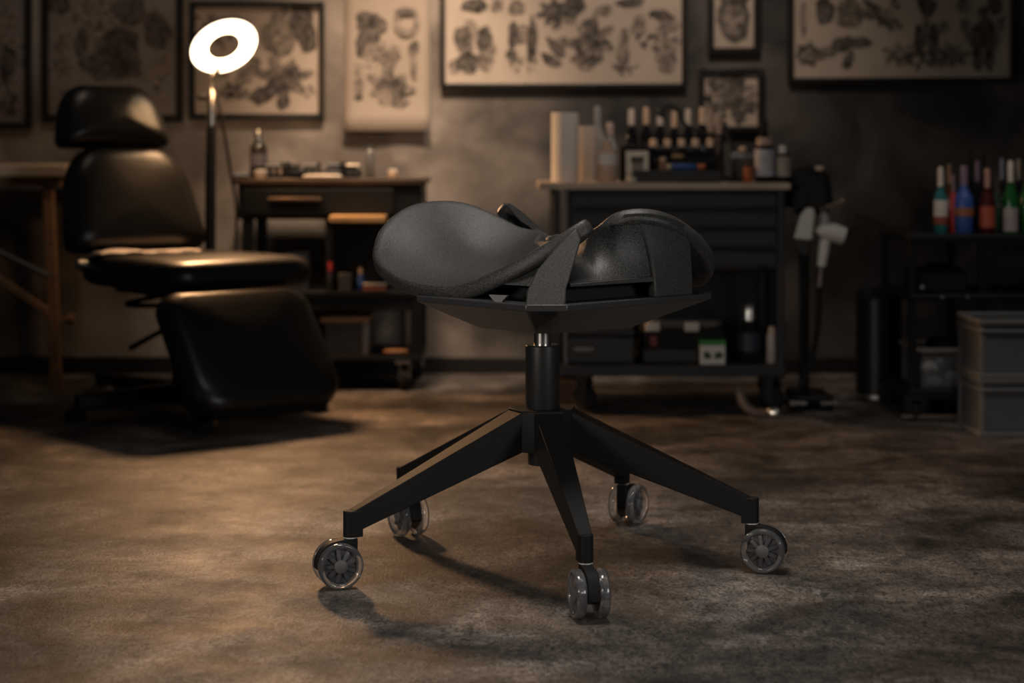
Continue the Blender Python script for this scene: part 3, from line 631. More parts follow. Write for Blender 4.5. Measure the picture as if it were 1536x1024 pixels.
# ================================================================== bottles and other small kinds
def bottle(label, px, d, z0, w, h, body, cap, shoulder=.62, neck=.32, capf=.16, lab=None, labf=(.12, .5), band=None, group=None, name='bottle', n=20, px_is_x=False, cat='bottle', capw=1.15):
    """w, h in px at depth d; label/cap as parts"""
    x = px if px_is_x else X(px, d); r = w / F * d / 2; H = h / F * d; q = Vector((x, d, z0)); t = thing(name, label, cat, q, group)
    hb_ = H * (1 - capf)
    bm = BM(); lathe(bm, q, [(0, 0), (r * .92, 0), (r, r * .12), (r, H * shoulder * .92), (r * .86, H * shoulder), (r * neck * 1.15, H * min(shoulder + .12, 1 - capf - .01)), (r * neck, hb_), (0, hb_)], n=n); obj('body', bm, body, t)
    bm = BM(); c = r * neck * capw; lathe(bm, q + UP * (hb_ - H * .02), [(0, 0), (c, 0), (c, H * capf * .8), (c * .8, H * (capf + .02)), (0, H * (capf + .02))], n=16); obj('cap', bm, cap, t)
    if lab:
        bm = BM(); z0_, z1_ = H * labf[0], min(H * labf[1], H * shoulder * .9); lathe(bm, q, [(r * 1.0, z0_), (r * 1.03, z0_), (r * 1.03, z1_), (r, z1_), (r, z0_)], n=n); obj('label_wrap', bm, lab, t)
    if band:
        m, b0, b1 = band; bm = BM(); lathe(bm, q, [(r * 1.0, H * b0), (r * 1.06, H * b0), (r * 1.06, H * b1), (r, H * b1), (r, H * b0)], n=n); obj('label_band', bm, m, t)
    return t
def wheel_caster(parent, x, y, R=.035, z_top=.1, m=M_void, rim=M_silver, ang=0.):
    """swivel caster as a part, with wheel and hub as sub-parts"""
    a = Vector((math.cos(ang), math.sin(ang), 0)); f = Vector((-a.y, a.x, 0)); o = Vector((x, y, 0))
    bm = BM(); box(bm, x - .025, x + .025, y - .025, y + .025, z_top - .008, z_top)
    for s in (-1, 1): hexa(bm, [o + a * s * .017 + f * .015 + UP * R, o + a * s * .017 - f * .015 + UP * R, o + a * s * .014 - f * .02 + UP * (z_top - .006), o + a * s * .014 + f * .02 + UP * (z_top - .006)],
                           [o + a * s * .020 + f * .015 + UP * R, o + a * s * .020 - f * .015 + UP * R, o + a * s * .017 - f * .02 + UP * (z_top - .006), o + a * s * .017 + f * .02 + UP * (z_top - .006)])
    c = obj('caster', bm, rim, parent)
    bm = BM(); lathe(bm, o + UP * R - a * .013, [(0, 0), (R * .9, 0), (R, .004), (R, .022), (R * .9, .026), (0, .026)], axis=a, n=24); obj('wheel', bm, m, c)
    bm = BM(); lathe(bm, o + UP * R - a * .0145, [(0, 0), (R * .4, 0), (R * .4, .029), (0, .029)], axis=a, n=16); obj('wheel_hub', bm, rim, c)
    return c

# ================================================================== WORKBENCH (centre left)
wd, wb = 6.1, 6.5; wx0, wx1 = X(346, wd), X(638, wd); wz = Z(268, wd)
wk = thing('workbench', 'black wheeled workbench with one drawer, behind the leg rest of the treatment chair', 'workbench', ((wx0 + wx1) / 2, 6.3, 0))
bm = BM(); box(bm, wx0, wx1, wd, wb, wz - .02, wz); obj('bench_top', bm, mat('dark_walnut_top', (.05, .030, .018), .38, var=.3, vscale=8), wk, bevel=.003)
bm = BM(); box(bm, X(356, wd), X(632, wd), wd + .012, wb - .01, Z(329, wd), wz - .02); obj('apron', bm, M_steel, wk, bevel=.003)
bm = BM(); box(bm, X(364, wd), X(590, wd), wd + .004, wd + .014, Z(322, wd), Z(283, wd)); dr = obj('drawer', bm, M_steel, wk, bevel=.003)
bm = BM(); box(bm, X(402, wd), X(482, wd), wd - .008, wd + .006, Z(302, wd), Z(296, wd)); obj('handle', bm, mat('dark_bronze', (.10, .065, .04), .4, .6), dr, bevel=.003)
for lx in (X(362, wd), X(632, wd) - .037):
    for ly in (wd + .015, wb - .05):
        bm = BM(); box(bm, lx, lx + .037, ly, ly + .035, .085, wz - .02); obj('leg', bm, M_steel, wk, bevel=.003)
bm = BM(); box(bm, X(487, wd), X(494, wd) + .01, wd + .02, wd + .05, Z(438, wd), Z(326, wd)); obj('divider_post', bm, M_steel, wk, bevel=.002)
zs1, zs2 = Z(437, wd), Z(534, wd)
for zz, nm in ((zs1, 'middle_shelf'), (zs2, 'bottom_shelf')):
    bm = BM(); box(bm, X(362, wd), X(632, wd), wd + .012, wb - .012, zz - .02, zz); obj(nm, bm, M_steel, wk, bevel=.002)
bm = BM(); box(bm, X(364, wd) + .04, X(631, wd) - .035, wd + .02, wd + .032, zs1 - .065, zs1 - .02); obj('shelf_apron', bm, M_steel, wk, bevel=.002)
for cx_, cy_ in ((X(604, wd), wd + .03), (X(376, wd), wd + .03), (X(626, wb), wb - .04), (X(376, wb), wb - .04)): wheel_caster(wk, cx_, cy_, .036, .10, ang=.35)
# on the bench top
bottle('dark squeeze bottle with silvery cap at the left end of the workbench top', 388, 6.28, wz, 26, 72, mat('smoked_glass', (.03, .025, .02), .2), M_silver, .68, .42, .22, lab=mat('grey_tint_label', (.12, .11, .12), .5), labf=(.25, .5))
t = thing('round_pot', 'small round tan pot in front of the dark squeeze bottle on the workbench', 'pot', (X(391, 6.17), 6.17, wz))
bm = BM(); lathe(bm, t.location, [(0, 0), (.018, 0), (.021, .008), (.021, .018), (.0, .019)], n=20); obj('body', bm, M_tan, t); bm = BM(); lathe(bm, t.location + Vector((0, 0, .018)), [(.022, 0), (.022, .007), (.014, .011), (0, .012)], n=20); obj('lid', bm, M_label, t)
t = thing('tissue_pack', 'flat bluish grey pack at the left corner of the workbench top', 'pack', (X(360, 6.2), 6.2, wz))
bm = BM(); x = X(360, 6.2); pad(bm, rrect(.06, .05, .01), (x, 6.2, wz + .0105), (1, 0, 0), (0, 1, 0), (0, 0, 1), .015, .006, .003); obj('wrapper', bm, mat('blue_grey_film', (.16, .18, .20), .4), t, angle=80)
def machine(label, px, d, z, ang, tone):
    q = Vector((X(px, d), d, z)); t = thing('tattoo_machine', label, 'tattoo machine', q, 'tattoo machines on the workbench')
    a = Vector((math.cos(ang), math.sin(ang), 0)); b = Vector((-a.y, a.x, 0))
    bm = BM(); hexa(bm, [q - a * .035 - b * .011, q + a * .03 - b * .011, q + a * .03 + b * .011, q - a * .035 + b * .011], [q - a * .032 - b * .010 + UP * .010, q + a * .03 - b * .010 + UP * .010, q + a * .03 + b * .010 + UP * .010, q - a * .032 + b * .010 + UP * .010])
    hexa(bm, [q + a * .020 - b * .010 + UP * .008, q + a * .032 - b * .010 + UP * .008, q + a * .032 + b * .010 + UP * .008, q + a * .020 + b * .010 + UP * .008], [q + a * .016 - b * .009 + UP * .055, q + a * .027 - b * .009 + UP * .055, q + a * .027 + b * .009 + UP * .055, q + a * .016 + b * .009 + UP * .055]); obj('frame', bm, M_steel, t, bevel=.002)
    for s in (-.018, .004):
        bm = BM(); lathe(bm, q + a * s + UP * .010, [(.0, 0), (.011, 0), (.011, .004), (.0095, .004), (.0095, .026), (.011, .026), (.011, .030), (0, .030)], n=16); obj('coil', bm, M_dark, t)
    bm = BM(); tube(bm, [q + a * .026 + UP * .045, q - a * .035 + UP * .044], .0035, 8); obj('armature_bar', bm, M_silver, t)
    bm = BM(); tube(bm, [q + a * .028 + UP * .018, q + a * .05 + UP * .016, q + a * .055 + UP * .016, q + a * .095 + UP * .016], [.005, .005, .0135, .012], 14); obj('grip', bm, tone, t)
machine('black tattoo machine with black grip, leftmost of the machines on the workbench', 414, 6.2, wz, .3, M_void)
machine('tattoo machine with tan grip, second of the machines from the dark squeeze bottle', 440, 6.3, wz, 2.6, M_tan)
machine('tattoo machine with dark grey grip beside the pale folded cloth on the workbench', 468, 6.22, wz, .1, M_dark)
machine('dark tattoo machine nearest the standing metal tube on the workbench', 525, 6.24, wz, 2.8, M_void)
machine('black tattoo machine at the back of the workbench between tan grips', 503, 6.36, wz, .5, M_void)
t = thing('folded_cloth', 'flat pale folded cloth along the front edge of the workbench top', 'cloth', (X(480, 6.13), 6.13, wz))
bm = BM(); pad(bm, rrect(.13, .04, .008), (X(484, 6.13), 6.13, wz + .0075), (1, 0, 0), (0, 1, 0), (0, 0, 1), .012, .005, .0015); obj('fold', bm, M_label, t, angle=80)
bottle('upright grey metal tube near the right end of the workbench top', 555, 6.3, wz, 13, 50, mat('brushed_grey', (.22, .21, .20), .4, .5), M_dark, .8, .6, .14, name='metal_tube', cat='tube')
bottle('short tan jar at the right end of the workbench top', 589, 6.3, wz, 15, 13, M_tan, M_label, .7, .8, .2, name='small_jar', cat='jar')
# under the top
zb = zs1
t = thing('storage_box', 'black box with a golden wooden lid on the middle shelf of the workbench', 'box', (X(536, 6.25), 6.25, zb))
bm = BM(); box(bm, X(498, 6.16), X(578, 6.16), 6.16, 6.40, zb, Z(331, 6.16)); obj('body', bm, M_void, t, bevel=.003)
bm = BM(); box(bm, X(494, 6.0), X(577, 6.0), 6.0, 6.30, Z(331, 6.16), Z(331, 6.16) + .022); obj('lid', bm, mat('honey_wood', (.55, .33, .14), .45, var=.2, vscale=5, stretch=(1, 9, 1)), t, bevel=.003)
def smallbox(label, px0, px1, d, z, h, m, depth=.06, name='carton', cat='box', lidm=None):
    x0, x1 = X(px0, d), X(px1, d); H = h / F * d; t = thing(name, label, cat, ((x0 + x1) / 2, d + depth / 2, z))
    bm = BM(); box(bm, x0, x1, d, d + depth, z, z + H * (.8 if lidm else 1)); obj('body', bm, m, t, bevel=.002)
    if lidm: bm = BM(); box(bm, x0 - .002, x1 + .002, d - .002, d + depth + .002, z + H * .8, z + H); obj('lid', bm, lidm, t, bevel=.002)
    return t
smallbox('pale grey carton on the middle shelf, just beyond the treatment chair seat', 424, 462, 6.2, zb, 54, mat('pale_grey_card', (.17, .17, .18), .6), .08)
bottle('red-capped bottle at the front of the middle workbench shelf', 496, 6.125, zb, 9, 44, M_dark, M_red, .6, .8, .3)
smallbox('dark grey tin on the middle shelf beside the red-capped bottle', 507, 527, 6.118, zb, 26, mat('dark_tin', (.06, .06, .06), .4), .035, 'tin', 'tin')
bottle('small blue bottle with tan cap on the middle workbench shelf', 541, 6.14, zb, 10, 34, M_blue, M_tan, .6, .5, .25)
smallbox('flat orange and cream packet lying right on the middle workbench shelf', 545, 578, 6.115, zb, 11, mat('faded_orange_card', (.34, .11, .06), .5), .03, 'packet', 'packet', M_label)
t = thing('steel_case', 'grey case with silver corner and tan lid on the bottom shelf of the workbench', 'case', (X(515, 6.2), 6.2, zs2))
bm = BM(); box(bm, X(487, 6.15), X(552, 6.15), 6.15, 6.42, zs2, Z(483, 6.15)); obj('body', bm, mat('case_grey', (.06, .052, .048), .5), t, bevel=.003)
bm = BM(); box(bm, X(480, 6.14), X(554, 6.14), 6.14, 6.43, Z(483, 6.15), Z(475, 6.15)); obj('lid', bm, M_wood, t, bevel=.003)
bm = BM(); box(bm, X(543, 6.14), X(553, 6.14), 6.14, 6.16, zs2, Z(483, 6.15)); obj('corner_trim', bm, M_silver, t, bevel=.002)
t = thing('tool_roll', 'tan leather tool roll at the right end of the bottom workbench shelf', 'roll', (X(592, 6.16), 6.16, zs2))
bm = BM(); pad(bm, rrect(.085, .05, .012), (X(594, 6.16), 6.16, zs2 + .0095), (1, .2, 0), (-.2, 1, 0), (0, 0, 1), .013, .006, .003); obj('leather', bm, mat('tan_leather', (.30, .13, .045), .5), t, angle=80)

# ================================================================== TROLLEY (centre right)
td, tb = 5.6, 6.05; tz = Z(274, td); tx0, tx1 = X(808, td), X(1186, td)
tr = thing('tool_trolley', 'wide black tool trolley with drawers and pale top edge, behind the saddle stool', 'trolley', ((tx0 + tx1) / 2, 5.8, 0))
bm = BM(); box(bm, tx0, tx1, td, tb, tz - .021, tz); obj('trolley_top', bm, mat('birch_top', (.50, .40, .30), .5, var=.12, vscale=6), tr, bevel=.003)
for lx in (X(829, td), X(1176, td) - .02):
    for ly in (td + .015, tb - .04):
        bm = BM(); box(bm, lx, lx + .024, ly, ly + .025, .10, tz - .021); obj('post', bm, M_charc if lx > .5 else M_silver if False else M_charc, tr, bevel=.003)
bm = BM(); box(bm, X(846, td), X(851, td), td + .012, td + .03, Z(548, td), tz - .021); o = obj('post', bm, mat('grey_post', (.16, .16, .17), .4), tr, bevel=.002); o['label'] = 'grey inner post'
bm = BM(); box(bm, X(852, td), X(1170, td), td + .02, tb - .02, Z(402, td), tz - .021); obj('drawer_cabinet', bm, mat('near_black_steel', (.016, .016, .016), .5), tr, bevel=.003)
for k, (a, b) in enumerate(((288, 311), (314, 340), (343, 370), (373, 400))):
    bm = BM(); box(bm, X(856, td), X(1166, td), td + .006, td + .024, Z(b, td), Z(a, td)); dr = obj('drawer', bm, M_charc, tr, bevel=.003)
    bm = BM(); box(bm, X(858, td), X(1164, td), td - .006, td + .010, Z(a + 4.5, td), Z(a, td)); obj('handle', bm, M_steel, dr, bevel=.002)
bm = BM(); box(bm, X(852, tb), X(1168, tb), tb - .022, tb - .012, Z(540, tb), Z(402, tb)); o = obj('back_panel', bm, M_navy, tr)
zt2 = Z(547, td)
bm = BM(); box(bm, X(826, td), X(1180, td), td, tb - .005, zt2 - .035, zt2); obj('bottom_shelf', bm, M_charc, tr, bevel=.004)
for cx_, cy_ in ((X(878, td), td + .05), (X(1160, td), td + .05), (X(860, tb), tb - .06), (X(1150, tb), tb - .06)): wheel_caster(tr, cx_, cy_, .04, zt2 - .034, ang=.9, rim=M_charc)

def roll(label, px, d, w, h, m):
    x = X(px, d); r = w / F * d / 2; H = h / F * d; q = Vector((x, d, tz)); t = thing('paper_towel_roll', label, 'paper roll', q)
    bm = BM(); lathe(bm, q, [(r * .35, 0), (r * .97, 0), (r, .004), (r, H - .004), (r * .97, H), (r * .35, H), (r * .35, H - .02), (r * .35, 0)], n=36); obj('paper', bm, m, t)
    bm = BM(); lathe(bm, q, [(r * .30, 0), (r * .35, 0), (r * .35, H - .001), (r * .30, H - .001), (r * .30, 0)], n=20); obj('core', bm, M_tan, t)
roll('tall white paper towel roll standing at the left end of the trolley top', 847.5, 5.72, 41, 104, M_white)
roll('shorter beige paper roll half hidden behind the tall white roll', 879, 5.92, 30, 82, mat('beige_paper', (.48, .42, .37), .85))
bottle('tall clear squeeze bottle behind the white-labelled bottle', 896, 5.98, tz, 26, 112, M_clearb, M_clearb, .6, .36, .2)
bottle('clear bottle with pale cap right behind the white-labelled bottle', 915, 5.90, tz, 22, 88, M_clearb, mat('pink_grey_cap', (.42, .34, .31), .5), .62, .45, .2)
bottle('short bottle with big white label and tan cap between paper roll and black bottles', 910.5, 5.68, tz, 29, 62, mat('pale_pink_plastic', (.55, .40, .30), .35), M_tan, .78, .35, .22, lab=mat('white_label', (.72, .68, .64), .6), labf=(.42, .92))
# back row of black pump bottles, front row of black ink bottles
for i, (px, top) in enumerate(((947, 160), (969, 158), (990, 160), (1011, 164), (1032, 160), (1053, 158))):
    where = ['leftmost of the back row', 'second from the left in the back row', 'third from the left in the back row', 'fourth from the left in the back row', 'fifth from the left in the back row', 'rightmost of the back row, left of the small print'][i]
    bottle('black glass bottle with pale cap, ' + where, px, 5.97, tz, 20, 268 - top, M_glassb, M_tan if i % 2 else M_label, .66, .42, .22, group='black pump bottles in the back row')
for i, px in enumerate((980, 1001, 1022, 1043, 1065)):
    where = ['leftmost of the front row, beside the framed card', 'second from the left in the front row', 'middle one of the front row', 'fourth from the left in the front row', 'rightmost of the front row'][i]
    bottle('black ink bottle with round pale cap, ' + where, px, 5.82, tz, 18, 64, M_glassb, M_tan, .74, .55, .17, group='black ink bottles in the front row')
for i, (px, w, top) in enumerate(((1066, 12, 162), (1078, 13, 170))):
    bottle(['slim brown-capped bottle in front of the small busy print, the left of two', 'slim brown-capped bottle in front of the small busy print, the right of two'][i], px, 5.94, tz, w, 268 - top, mat('brown_glass', (.07, .05, .045), .3), mat('brown_cap', (.34, .24, .19), .5), .6, .7, .34)
t = smallbox('black case standing behind the small framed card on the trolley', 930, 975, 5.76, tz, 54, M_void, .04, 'black_case', 'case')
q = Vector((X(956, 5.69), 5.69, tz)); t = thing('framed_card', 'small cream card with a dark doorway picture leaning on the black case', 'card', q)
bm = BM(); zb0, zb1 = tz, tz + 47 / F * 5.69; hexa(bm, [(X(939, 5.69), 5.680, zb0), (X(973, 5.69), 5.680, zb0), (X(973, 5.69), 5.690, zb0), (X(939, 5.69), 5.690, zb0)], [(X(939, 5.69), 5.700, zb1), (X(973, 5.69), 5.700, zb1), (X(973, 5.69), 5.710, zb1), (X(939, 5.69), 5.710, zb1)]); obj('card', bm, M_label, t, bevel=.001)
def lean(pxl, f, e): return (X(pxl, 5.69), 5.680 + .02 * f - e, zb0 + (zb1 - zb0) * f)
bm = BM(); hexa(bm, [lean(948, .0, .0005), lean(965, .0, .0005), lean(965, .62, .0005), lean(948, .62, .0005)], [lean(948, .0, .002), lean(965, .0, .002), lean(965, .62, .002), lean(948, .62, .002)]); obj('picture', bm, mat('grey_brown_print', (.22, .17, .14), .7), t)
bm = BM(); hexa(bm, [lean(947, .62, .0005), lean(966, .62, .0005), lean(966, .82, .0005), lean(947, .82, .0005)], [lean(947, .62, .0025), lean(966, .62, .0025), lean(966, .82, .0025), lean(947, .82, .0025)]); obj('picture_top', bm, M_ink, t)
t = smallbox('low black tray along the trolley front under the blue tube', 950, 1082, 5.64, tz, 18, M_dark, .10, 'black_tray', 'tray'); trz = tz + 18 / F * 5.64
smallbox('low black rack block behind the blue tube on the trolley', 986, 1078, 5.705, trz, 18, M_void, .03, 'black_rack', 'rack')
q = Vector((X(1026, 5.66), 5.66, trz + .011)); t = thing('paint_tube', 'blue tube with cream and orange ends lying on the black tray', 'tube', (q.x, q.y, trz))
bm = BM(); lathe(bm, q - Vector((.042, 0, 0)), [(0, 0), (.009, 0), (.0105, .004), (.0105, .074), (.006, .082), (0, .082)], axis=(1, 0, 0), n=18); obj('body', bm, M_blue, t)
bm = BM(); lathe(bm, q - Vector((.054, 0, 0)), [(0, 0), (.0095, 0), (.0095, .013), (0, .013)], axis=(1, 0, 0), n=16); obj('cap', bm, mat('cream_plastic', (.60, .50, .30), .4), t)
bm = BM(); lathe(bm, q + Vector((.040, 0, 0)), [(0, 0), (.008, 0), (.010, .008), (.009, .024), (0, .026)], axis=(1, 0, 0), n=16); obj('end_cap', bm, M_orange, t)
bottle('small round-topped copper jar at the left end of the blue tube', 994, 5.66, trz, 11, 20, mat('copper_brown', (.30, .15, .09), .4), M_tan, .7, .8, .25, name='small_jar', cat='jar')
t = thing('yellow_tube', 'small yellow tube lying on the black rack behind the blue tube', 'tube', (X(1016, 5.72), 5.72, trz + 18 / F * 5.705))
bm = BM(); lathe(bm, Vector(t.location) + Vector((-.016, 0, .006)), [(0, 0), (.006, 0), (.006, .028), (.003, .034), (0, .034)], axis=(1, 0, 0), n=14); obj('body', bm, mat('mustard_plastic', (.36, .26, .08), .4), t)
bm = BM(); lathe(bm, Vector(t.location) + Vector((.016, 0, .006)), [(0, 0), (.0045, 0), (.0045, .010), (0, .010)], axis=(1, 0, 0), n=12); obj('cap', bm, M_dark, t)
t = thing('crumpled_tissue', 'small crumpled beige tissue at the trolley front below the framed card', 'tissue', (X(947, 5.625), 5.625, tz))
bm = BM(); blobs = Vector(t.location); ball(bm, (blobs.x, blobs.y, blobs.z + .009), .016, 1.1, .7, .56); o = obj('paper', bm, M_label, t)
# gooseneck work light, black
q = Vector((X(1084, 5.9), 5.9, tz)); t = thing('gooseneck_light', 'unlit black gooseneck work light arching behind the bottles on the trolley', 'lamp', q)
bm = BM(); lathe(bm, q, [(0, 0), (.028, 0), (.028, .014), (.01, .02), (0, .02)], n=20); obj('base', bm, M_void, t)
bm = BM(); tube(bm, curve([q + Vector((0, 0, .018)), q + Vector((-.002, 0, .14)), P(1085, 205, 5.9), P(1060, 200, 5.9), P(1030, 188, 5.9), P(1018, 166, 5.9), P(1004, 158, 5.9), P(993, 166, 5.9)]), .0055, 8); obj('gooseneck', bm, M_void, t)
bm = BM(); lathe(bm, P(993, 165, 5.9), [(0, -.008), (.008, -.006), (.020, .022), (.017, .022), (0, .004)], axis=(-.5, 0, -1), n=18); obj('lamp_head', bm, M_void, t)
# clamp stand with grey shelf arm
q = Vector((X(1102, 5.8), 5.8, tz)); t = thing('clamp_stand', 'dark clamp stand with a grey metal arm on the trolley, near the orange bottle', 'stand', q)
bm = BM(); box(bm, q.x - .03, q.x + .03, q.y - .03, q.y + .03, tz, tz + .012); obj('base', bm, M_void, t, bevel=.003)
bm = BM(); tube(bm, [q + UP * .01, P(1100, 222, 5.8), P(1090, 200, 5.8), P(1086, 182, 5.8)], .007, 10); obj('post', bm, M_charc, t)
bm = BM(); box(bm, X(1095, 5.8), X(1133, 5.8), 5.775, 5.80, Z(238, 5.8), Z(229, 5.8)); o = obj('arm', bm, mat('grey_steel', (.22, .23, .24), .35, .5), t, bevel=.002)
bm = BM(); ball(bm, P(1114, 224, 5.79), .011, 1.2, 1, .9); obj('clamp_knob', bm, M_tan, t)
bottle('small orange bottle at the trolley front, right of the black tray', 1122, 5.66, tz, 15, 32, M_orange, mat('dark_brown_cap', (.08, .04, .02), .4), .72, .6, .28)
bottle('large bottle with a whitish blue label and tan pump collar', 1147, 5.70, tz, 30, 67, M_glassb, mat('tan_collar', (.45, .33, .26), .5), .82, .75, .16, lab=mat('pale_blue_label', (.50, .49, .53), .5, var=.2, vscale=20), labf=(.14, .74))
bottle('tall black bottle standing behind the whitish blue labelled bottle', 1146, 5.92, tz, 20, 92, M_glassb, M_void, .68, .45, .2)
bottle('dark bottle with beige label and white cap at the right end of the trolley top', 1174, 5.72, tz, 25, 55, M_glassb, M_white, .78, .42, .2, lab=mat('beige_label', (.40, .34, .28), .6, var=.2, vscale=40), labf=(.15, .70), px_is_x=False)
# lower shelf
z2 = zt2
t = thing('tool_case', 'charcoal tool case with a silver handle at the left of the trolley bottom shelf', 'case', (X(890, 5.64), 5.64, z2))
bm = BM(); box(bm, X(840, 5.63), X(952, 5.63), 5.63, 5.86, z2, Z(505, 5.63)); obj('body', bm, M_dark, t, bevel=.006)
bm = BM(); box(bm, X(839, 5.628), X(953, 5.628), 5.628, 5.862, Z(504, 5.63), Z(492, 5.63)); obj('lid', bm, M_charc, t, bevel=.006)
bm = BM(); ya = 5.63
tube(bm, [(X(862, ya), ya, Z(523, ya)), (X(862, ya), ya - .015, Z(523, ya)), (X(889, ya), ya - .015, Z(523, ya)), (X(889, ya), ya, Z(523, ya))], .007, 8); obj('handle', bm, mat('worn_silver', (.30, .27, .25), .5, .4), t)
# hand tools lying on the tool case
smallbox('small grey gadget lying on the charcoal tool case', 935, 948, 5.68, Z(492, 5.63), 14, mat('bluish_grey', (.22, .24, .28), .5), .05, 'gadget', 'gadget')
t = thing('equipment_case', 'open dark equipment case with pale padding, middle of the trolley bottom shelf', 'case', (X(1025, 5.66), 5.66, z2))
bm = BM(); box(bm, X(964, 5.64), X(1092, 5.64), 5.64, 5.90, z2, Z(523, 5.64)); obj('body', bm, M_charc, t, bevel=.006)
bm = BM(); box(bm, X(966, 5.66), X(1088, 5.66), 5.655, 5.88, Z(523, 5.64), Z(494, 5.64)); obj('tray', bm, M_void, t, bevel=.005)
bm = BM(); pad(bm, rrect(.235, .11, .03), (X(1026, 5.72), 5.72, Z(494, 5.64) + .013), (1, 0, 0), (0, 1, 0), (0, 0, 1), .026, .011, .006); obj('padding', bm, mat('grey_padding', (.10, .09, .09), .7), t, angle=80)
for px in (978, 1037):
    bm = BM(); box(bm, X(px - 10, 5.65), X(px + 12, 5.65), 5.65, 5.66, Z(497, 5.65), Z(483, 5.65)); obj('pale_patch', bm, M_label, t, bevel=.003)
bm = BM(); box(bm, X(976, 5.645), X(986, 5.645), 5.648, 5.656, Z(520, 5.65), Z(504, 5.65)); o = obj('catch', bm, mat('dull_red', (.16, .03, .03), .5), t, bevel=.002); o['label'] = 'dull red catch'
t = smallbox('white carton with green lid and leaf print on the trolley bottom shelf', 1051, 1088, 5.605, z2, 36, mat('white_card', (.60, .57, .53), .6), .05, 'carton', 'box', mat('leaf_green', (.05, .24, .05), .5))
bm = BM(); y = 5.6045
for px in (1061, 1078): blob(bm, X(px, y), Z(533, y), .013, .011, y, seed=px, jag=.3)
obj('leaf_print', bm, mat('dark_green_ink', (.02, .07, .02), .6), t)
bottle('dark glass flask with silver collar and blue spot on the trolley bottom shelf', 1124, 5.68, z2, 36, 86, M_glassb, M_silver, .60, .62, .26, lab=mat('navy_label', (.02, .03, .045), .5), labf=(.2, .52))
bottle('slim pale spray can with tan nozzle at the right end of the trolley bottom shelf', 1158, 5.66, z2, 17, 54, mat('pinkish_white_can', (.45, .38, .36), .4), M_tan, .82, .6, .2, name='spray_can', cat='can')
t = smallbox('brown cardboard box on the floor under the left end of the trolley', 834, 868, 5.80, 0, 38, mat('brown_card', (.14, .085, .05), .8), .14, 'cardboard_box', 'box', mat('brown_card_lid', (.19, .11, .065), .8))

# ================================================================== HOSE STAND with handpieces, right of the trolley
hd = 5.62; hx = X(1214, hd); hs = thing('hose_stand', 'black stand on the right of the trolley carrying two pale handpieces', 'stand', (hx, hd + .1, 0))
bm = BM(); tube(bm, [(hx, hd + .1, .02), (hx, hd + .1, Z(262, hd))], .016, 14); obj('pole', bm, M_steel, hs)
bm = BM(); box(bm, X(1192, hd), X(1250, hd), hd, hd + .2, .028, .05); obj('base', bm, M_steel, hs, bevel=.006)
for sx, sy in ((1197, .02), (1243, .02), (1197, .18), (1243, .18)): wheel_caster(hs, X(sx, hd), hd + sy, .016, .032, ang=.2)
bm = BM(); tube(bm, [(X(1198, hd), hd + .085, Z(318, hd)), (X(1250, hd), hd + .085, Z(318, hd))], .010, 10); obj('hanger_bar', bm, M_steel, hs)
bm = BM(); tube(bm, [(X(1236, hd), hd + .06, Z(315, hd)), (X(1250, hd), hd + .04, Z(308, hd)), (X(1264, hd), hd + .03, Z(303, hd))], .006, 8); ball(bm, (X(1266, hd), hd + .03, Z(302, hd)), .011); o = obj('hook_lever', bm, mat('dull_brass', (.30, .24, .17), .4, .6), hs); o['label'] = 'pale brass hook lever'
# draped black cover on top of the stand
t = thing('black_bag', 'black cloth bag draped over the top of the hose stand', 'bag', (hx, hd + .1, Z(310, hd)))
bm = BM(); prof = [(0, Z(248, hd) - Z(310, hd)), (.035, Z(252, hd) - Z(310, hd)), (.062, Z(262, hd) - Z(310, hd)), (.068, Z(285, hd) - Z(310, hd)), (.072, 0), (.070, -.004), (.066, 0), (.06, Z(285, hd) - Z(310, hd)), (.05, Z(265, hd) - Z(310, hd)), (0, Z(254, hd) - Z(310, hd))]
lathe(bm, (hx + .015, hd + .1, Z(310, hd)), prof, n=36)
for v in bm.verts:
    d = Vector((v.co.x - hx - .015, v.co.y - hd - .1)); a = math.atan2(d.y, d.x); k = 1 + .16 * math.sin(5 * a) * max(0, (Z(250, hd) - v.co.z)) / .12; v.co.x = hx + .015 + d.x * k; v.co.y = hd + .1 + d.y * k * .8
obj('cloth', bm, mat('black_cloth', (.012, .012, .013), .8), t)
bm = BM(); box(bm, X(1226, hd), X(1238, hd), hd + .035, hd + .045, Z(256, hd), Z(249, hd)); o = obj('tag', bm, M_tan, t, bevel=.002)
# handpiece A: pale wedge with dark tip
def P2(px, py, dy=0): return P(px, py, hd + .03 + dy)
t = thing('pale_massager', 'pale wedge-shaped handpiece with dark lower end hanging on the left of the stand', 'handpiece', P(1206, 318, hd + .05))
bm = BM(); out = [(1190, 358), (1218, 361), (1223, 316), (1218, 311), (1208, 312), (1200, 324)]
hexa(bm, [P2(a, b) for a, b in out], [P2(a, b, .05) for a, b in out]); obj('body', bm, M_plas, t, bevel=.008, seg=3)
bm = BM(); out = [(1191, 359), (1217, 362), (1213, 383), (1204, 386), (1196, 378)]; hexa(bm, [P2(a, b, .003) for a, b in out], [P2(a, b, .047) for a, b in out]); obj('dark_tip', bm, M_charc, t, bevel=.005)
bm = BM(); tube(bm, curve([P2(1206, 385, .02), P2(1204, 430, .03), P2(1200, 500, .03), P2(1205, 560, .03), P2(1215, 585, .03)]), .006, 8); obj('hose', bm, M_void, t)
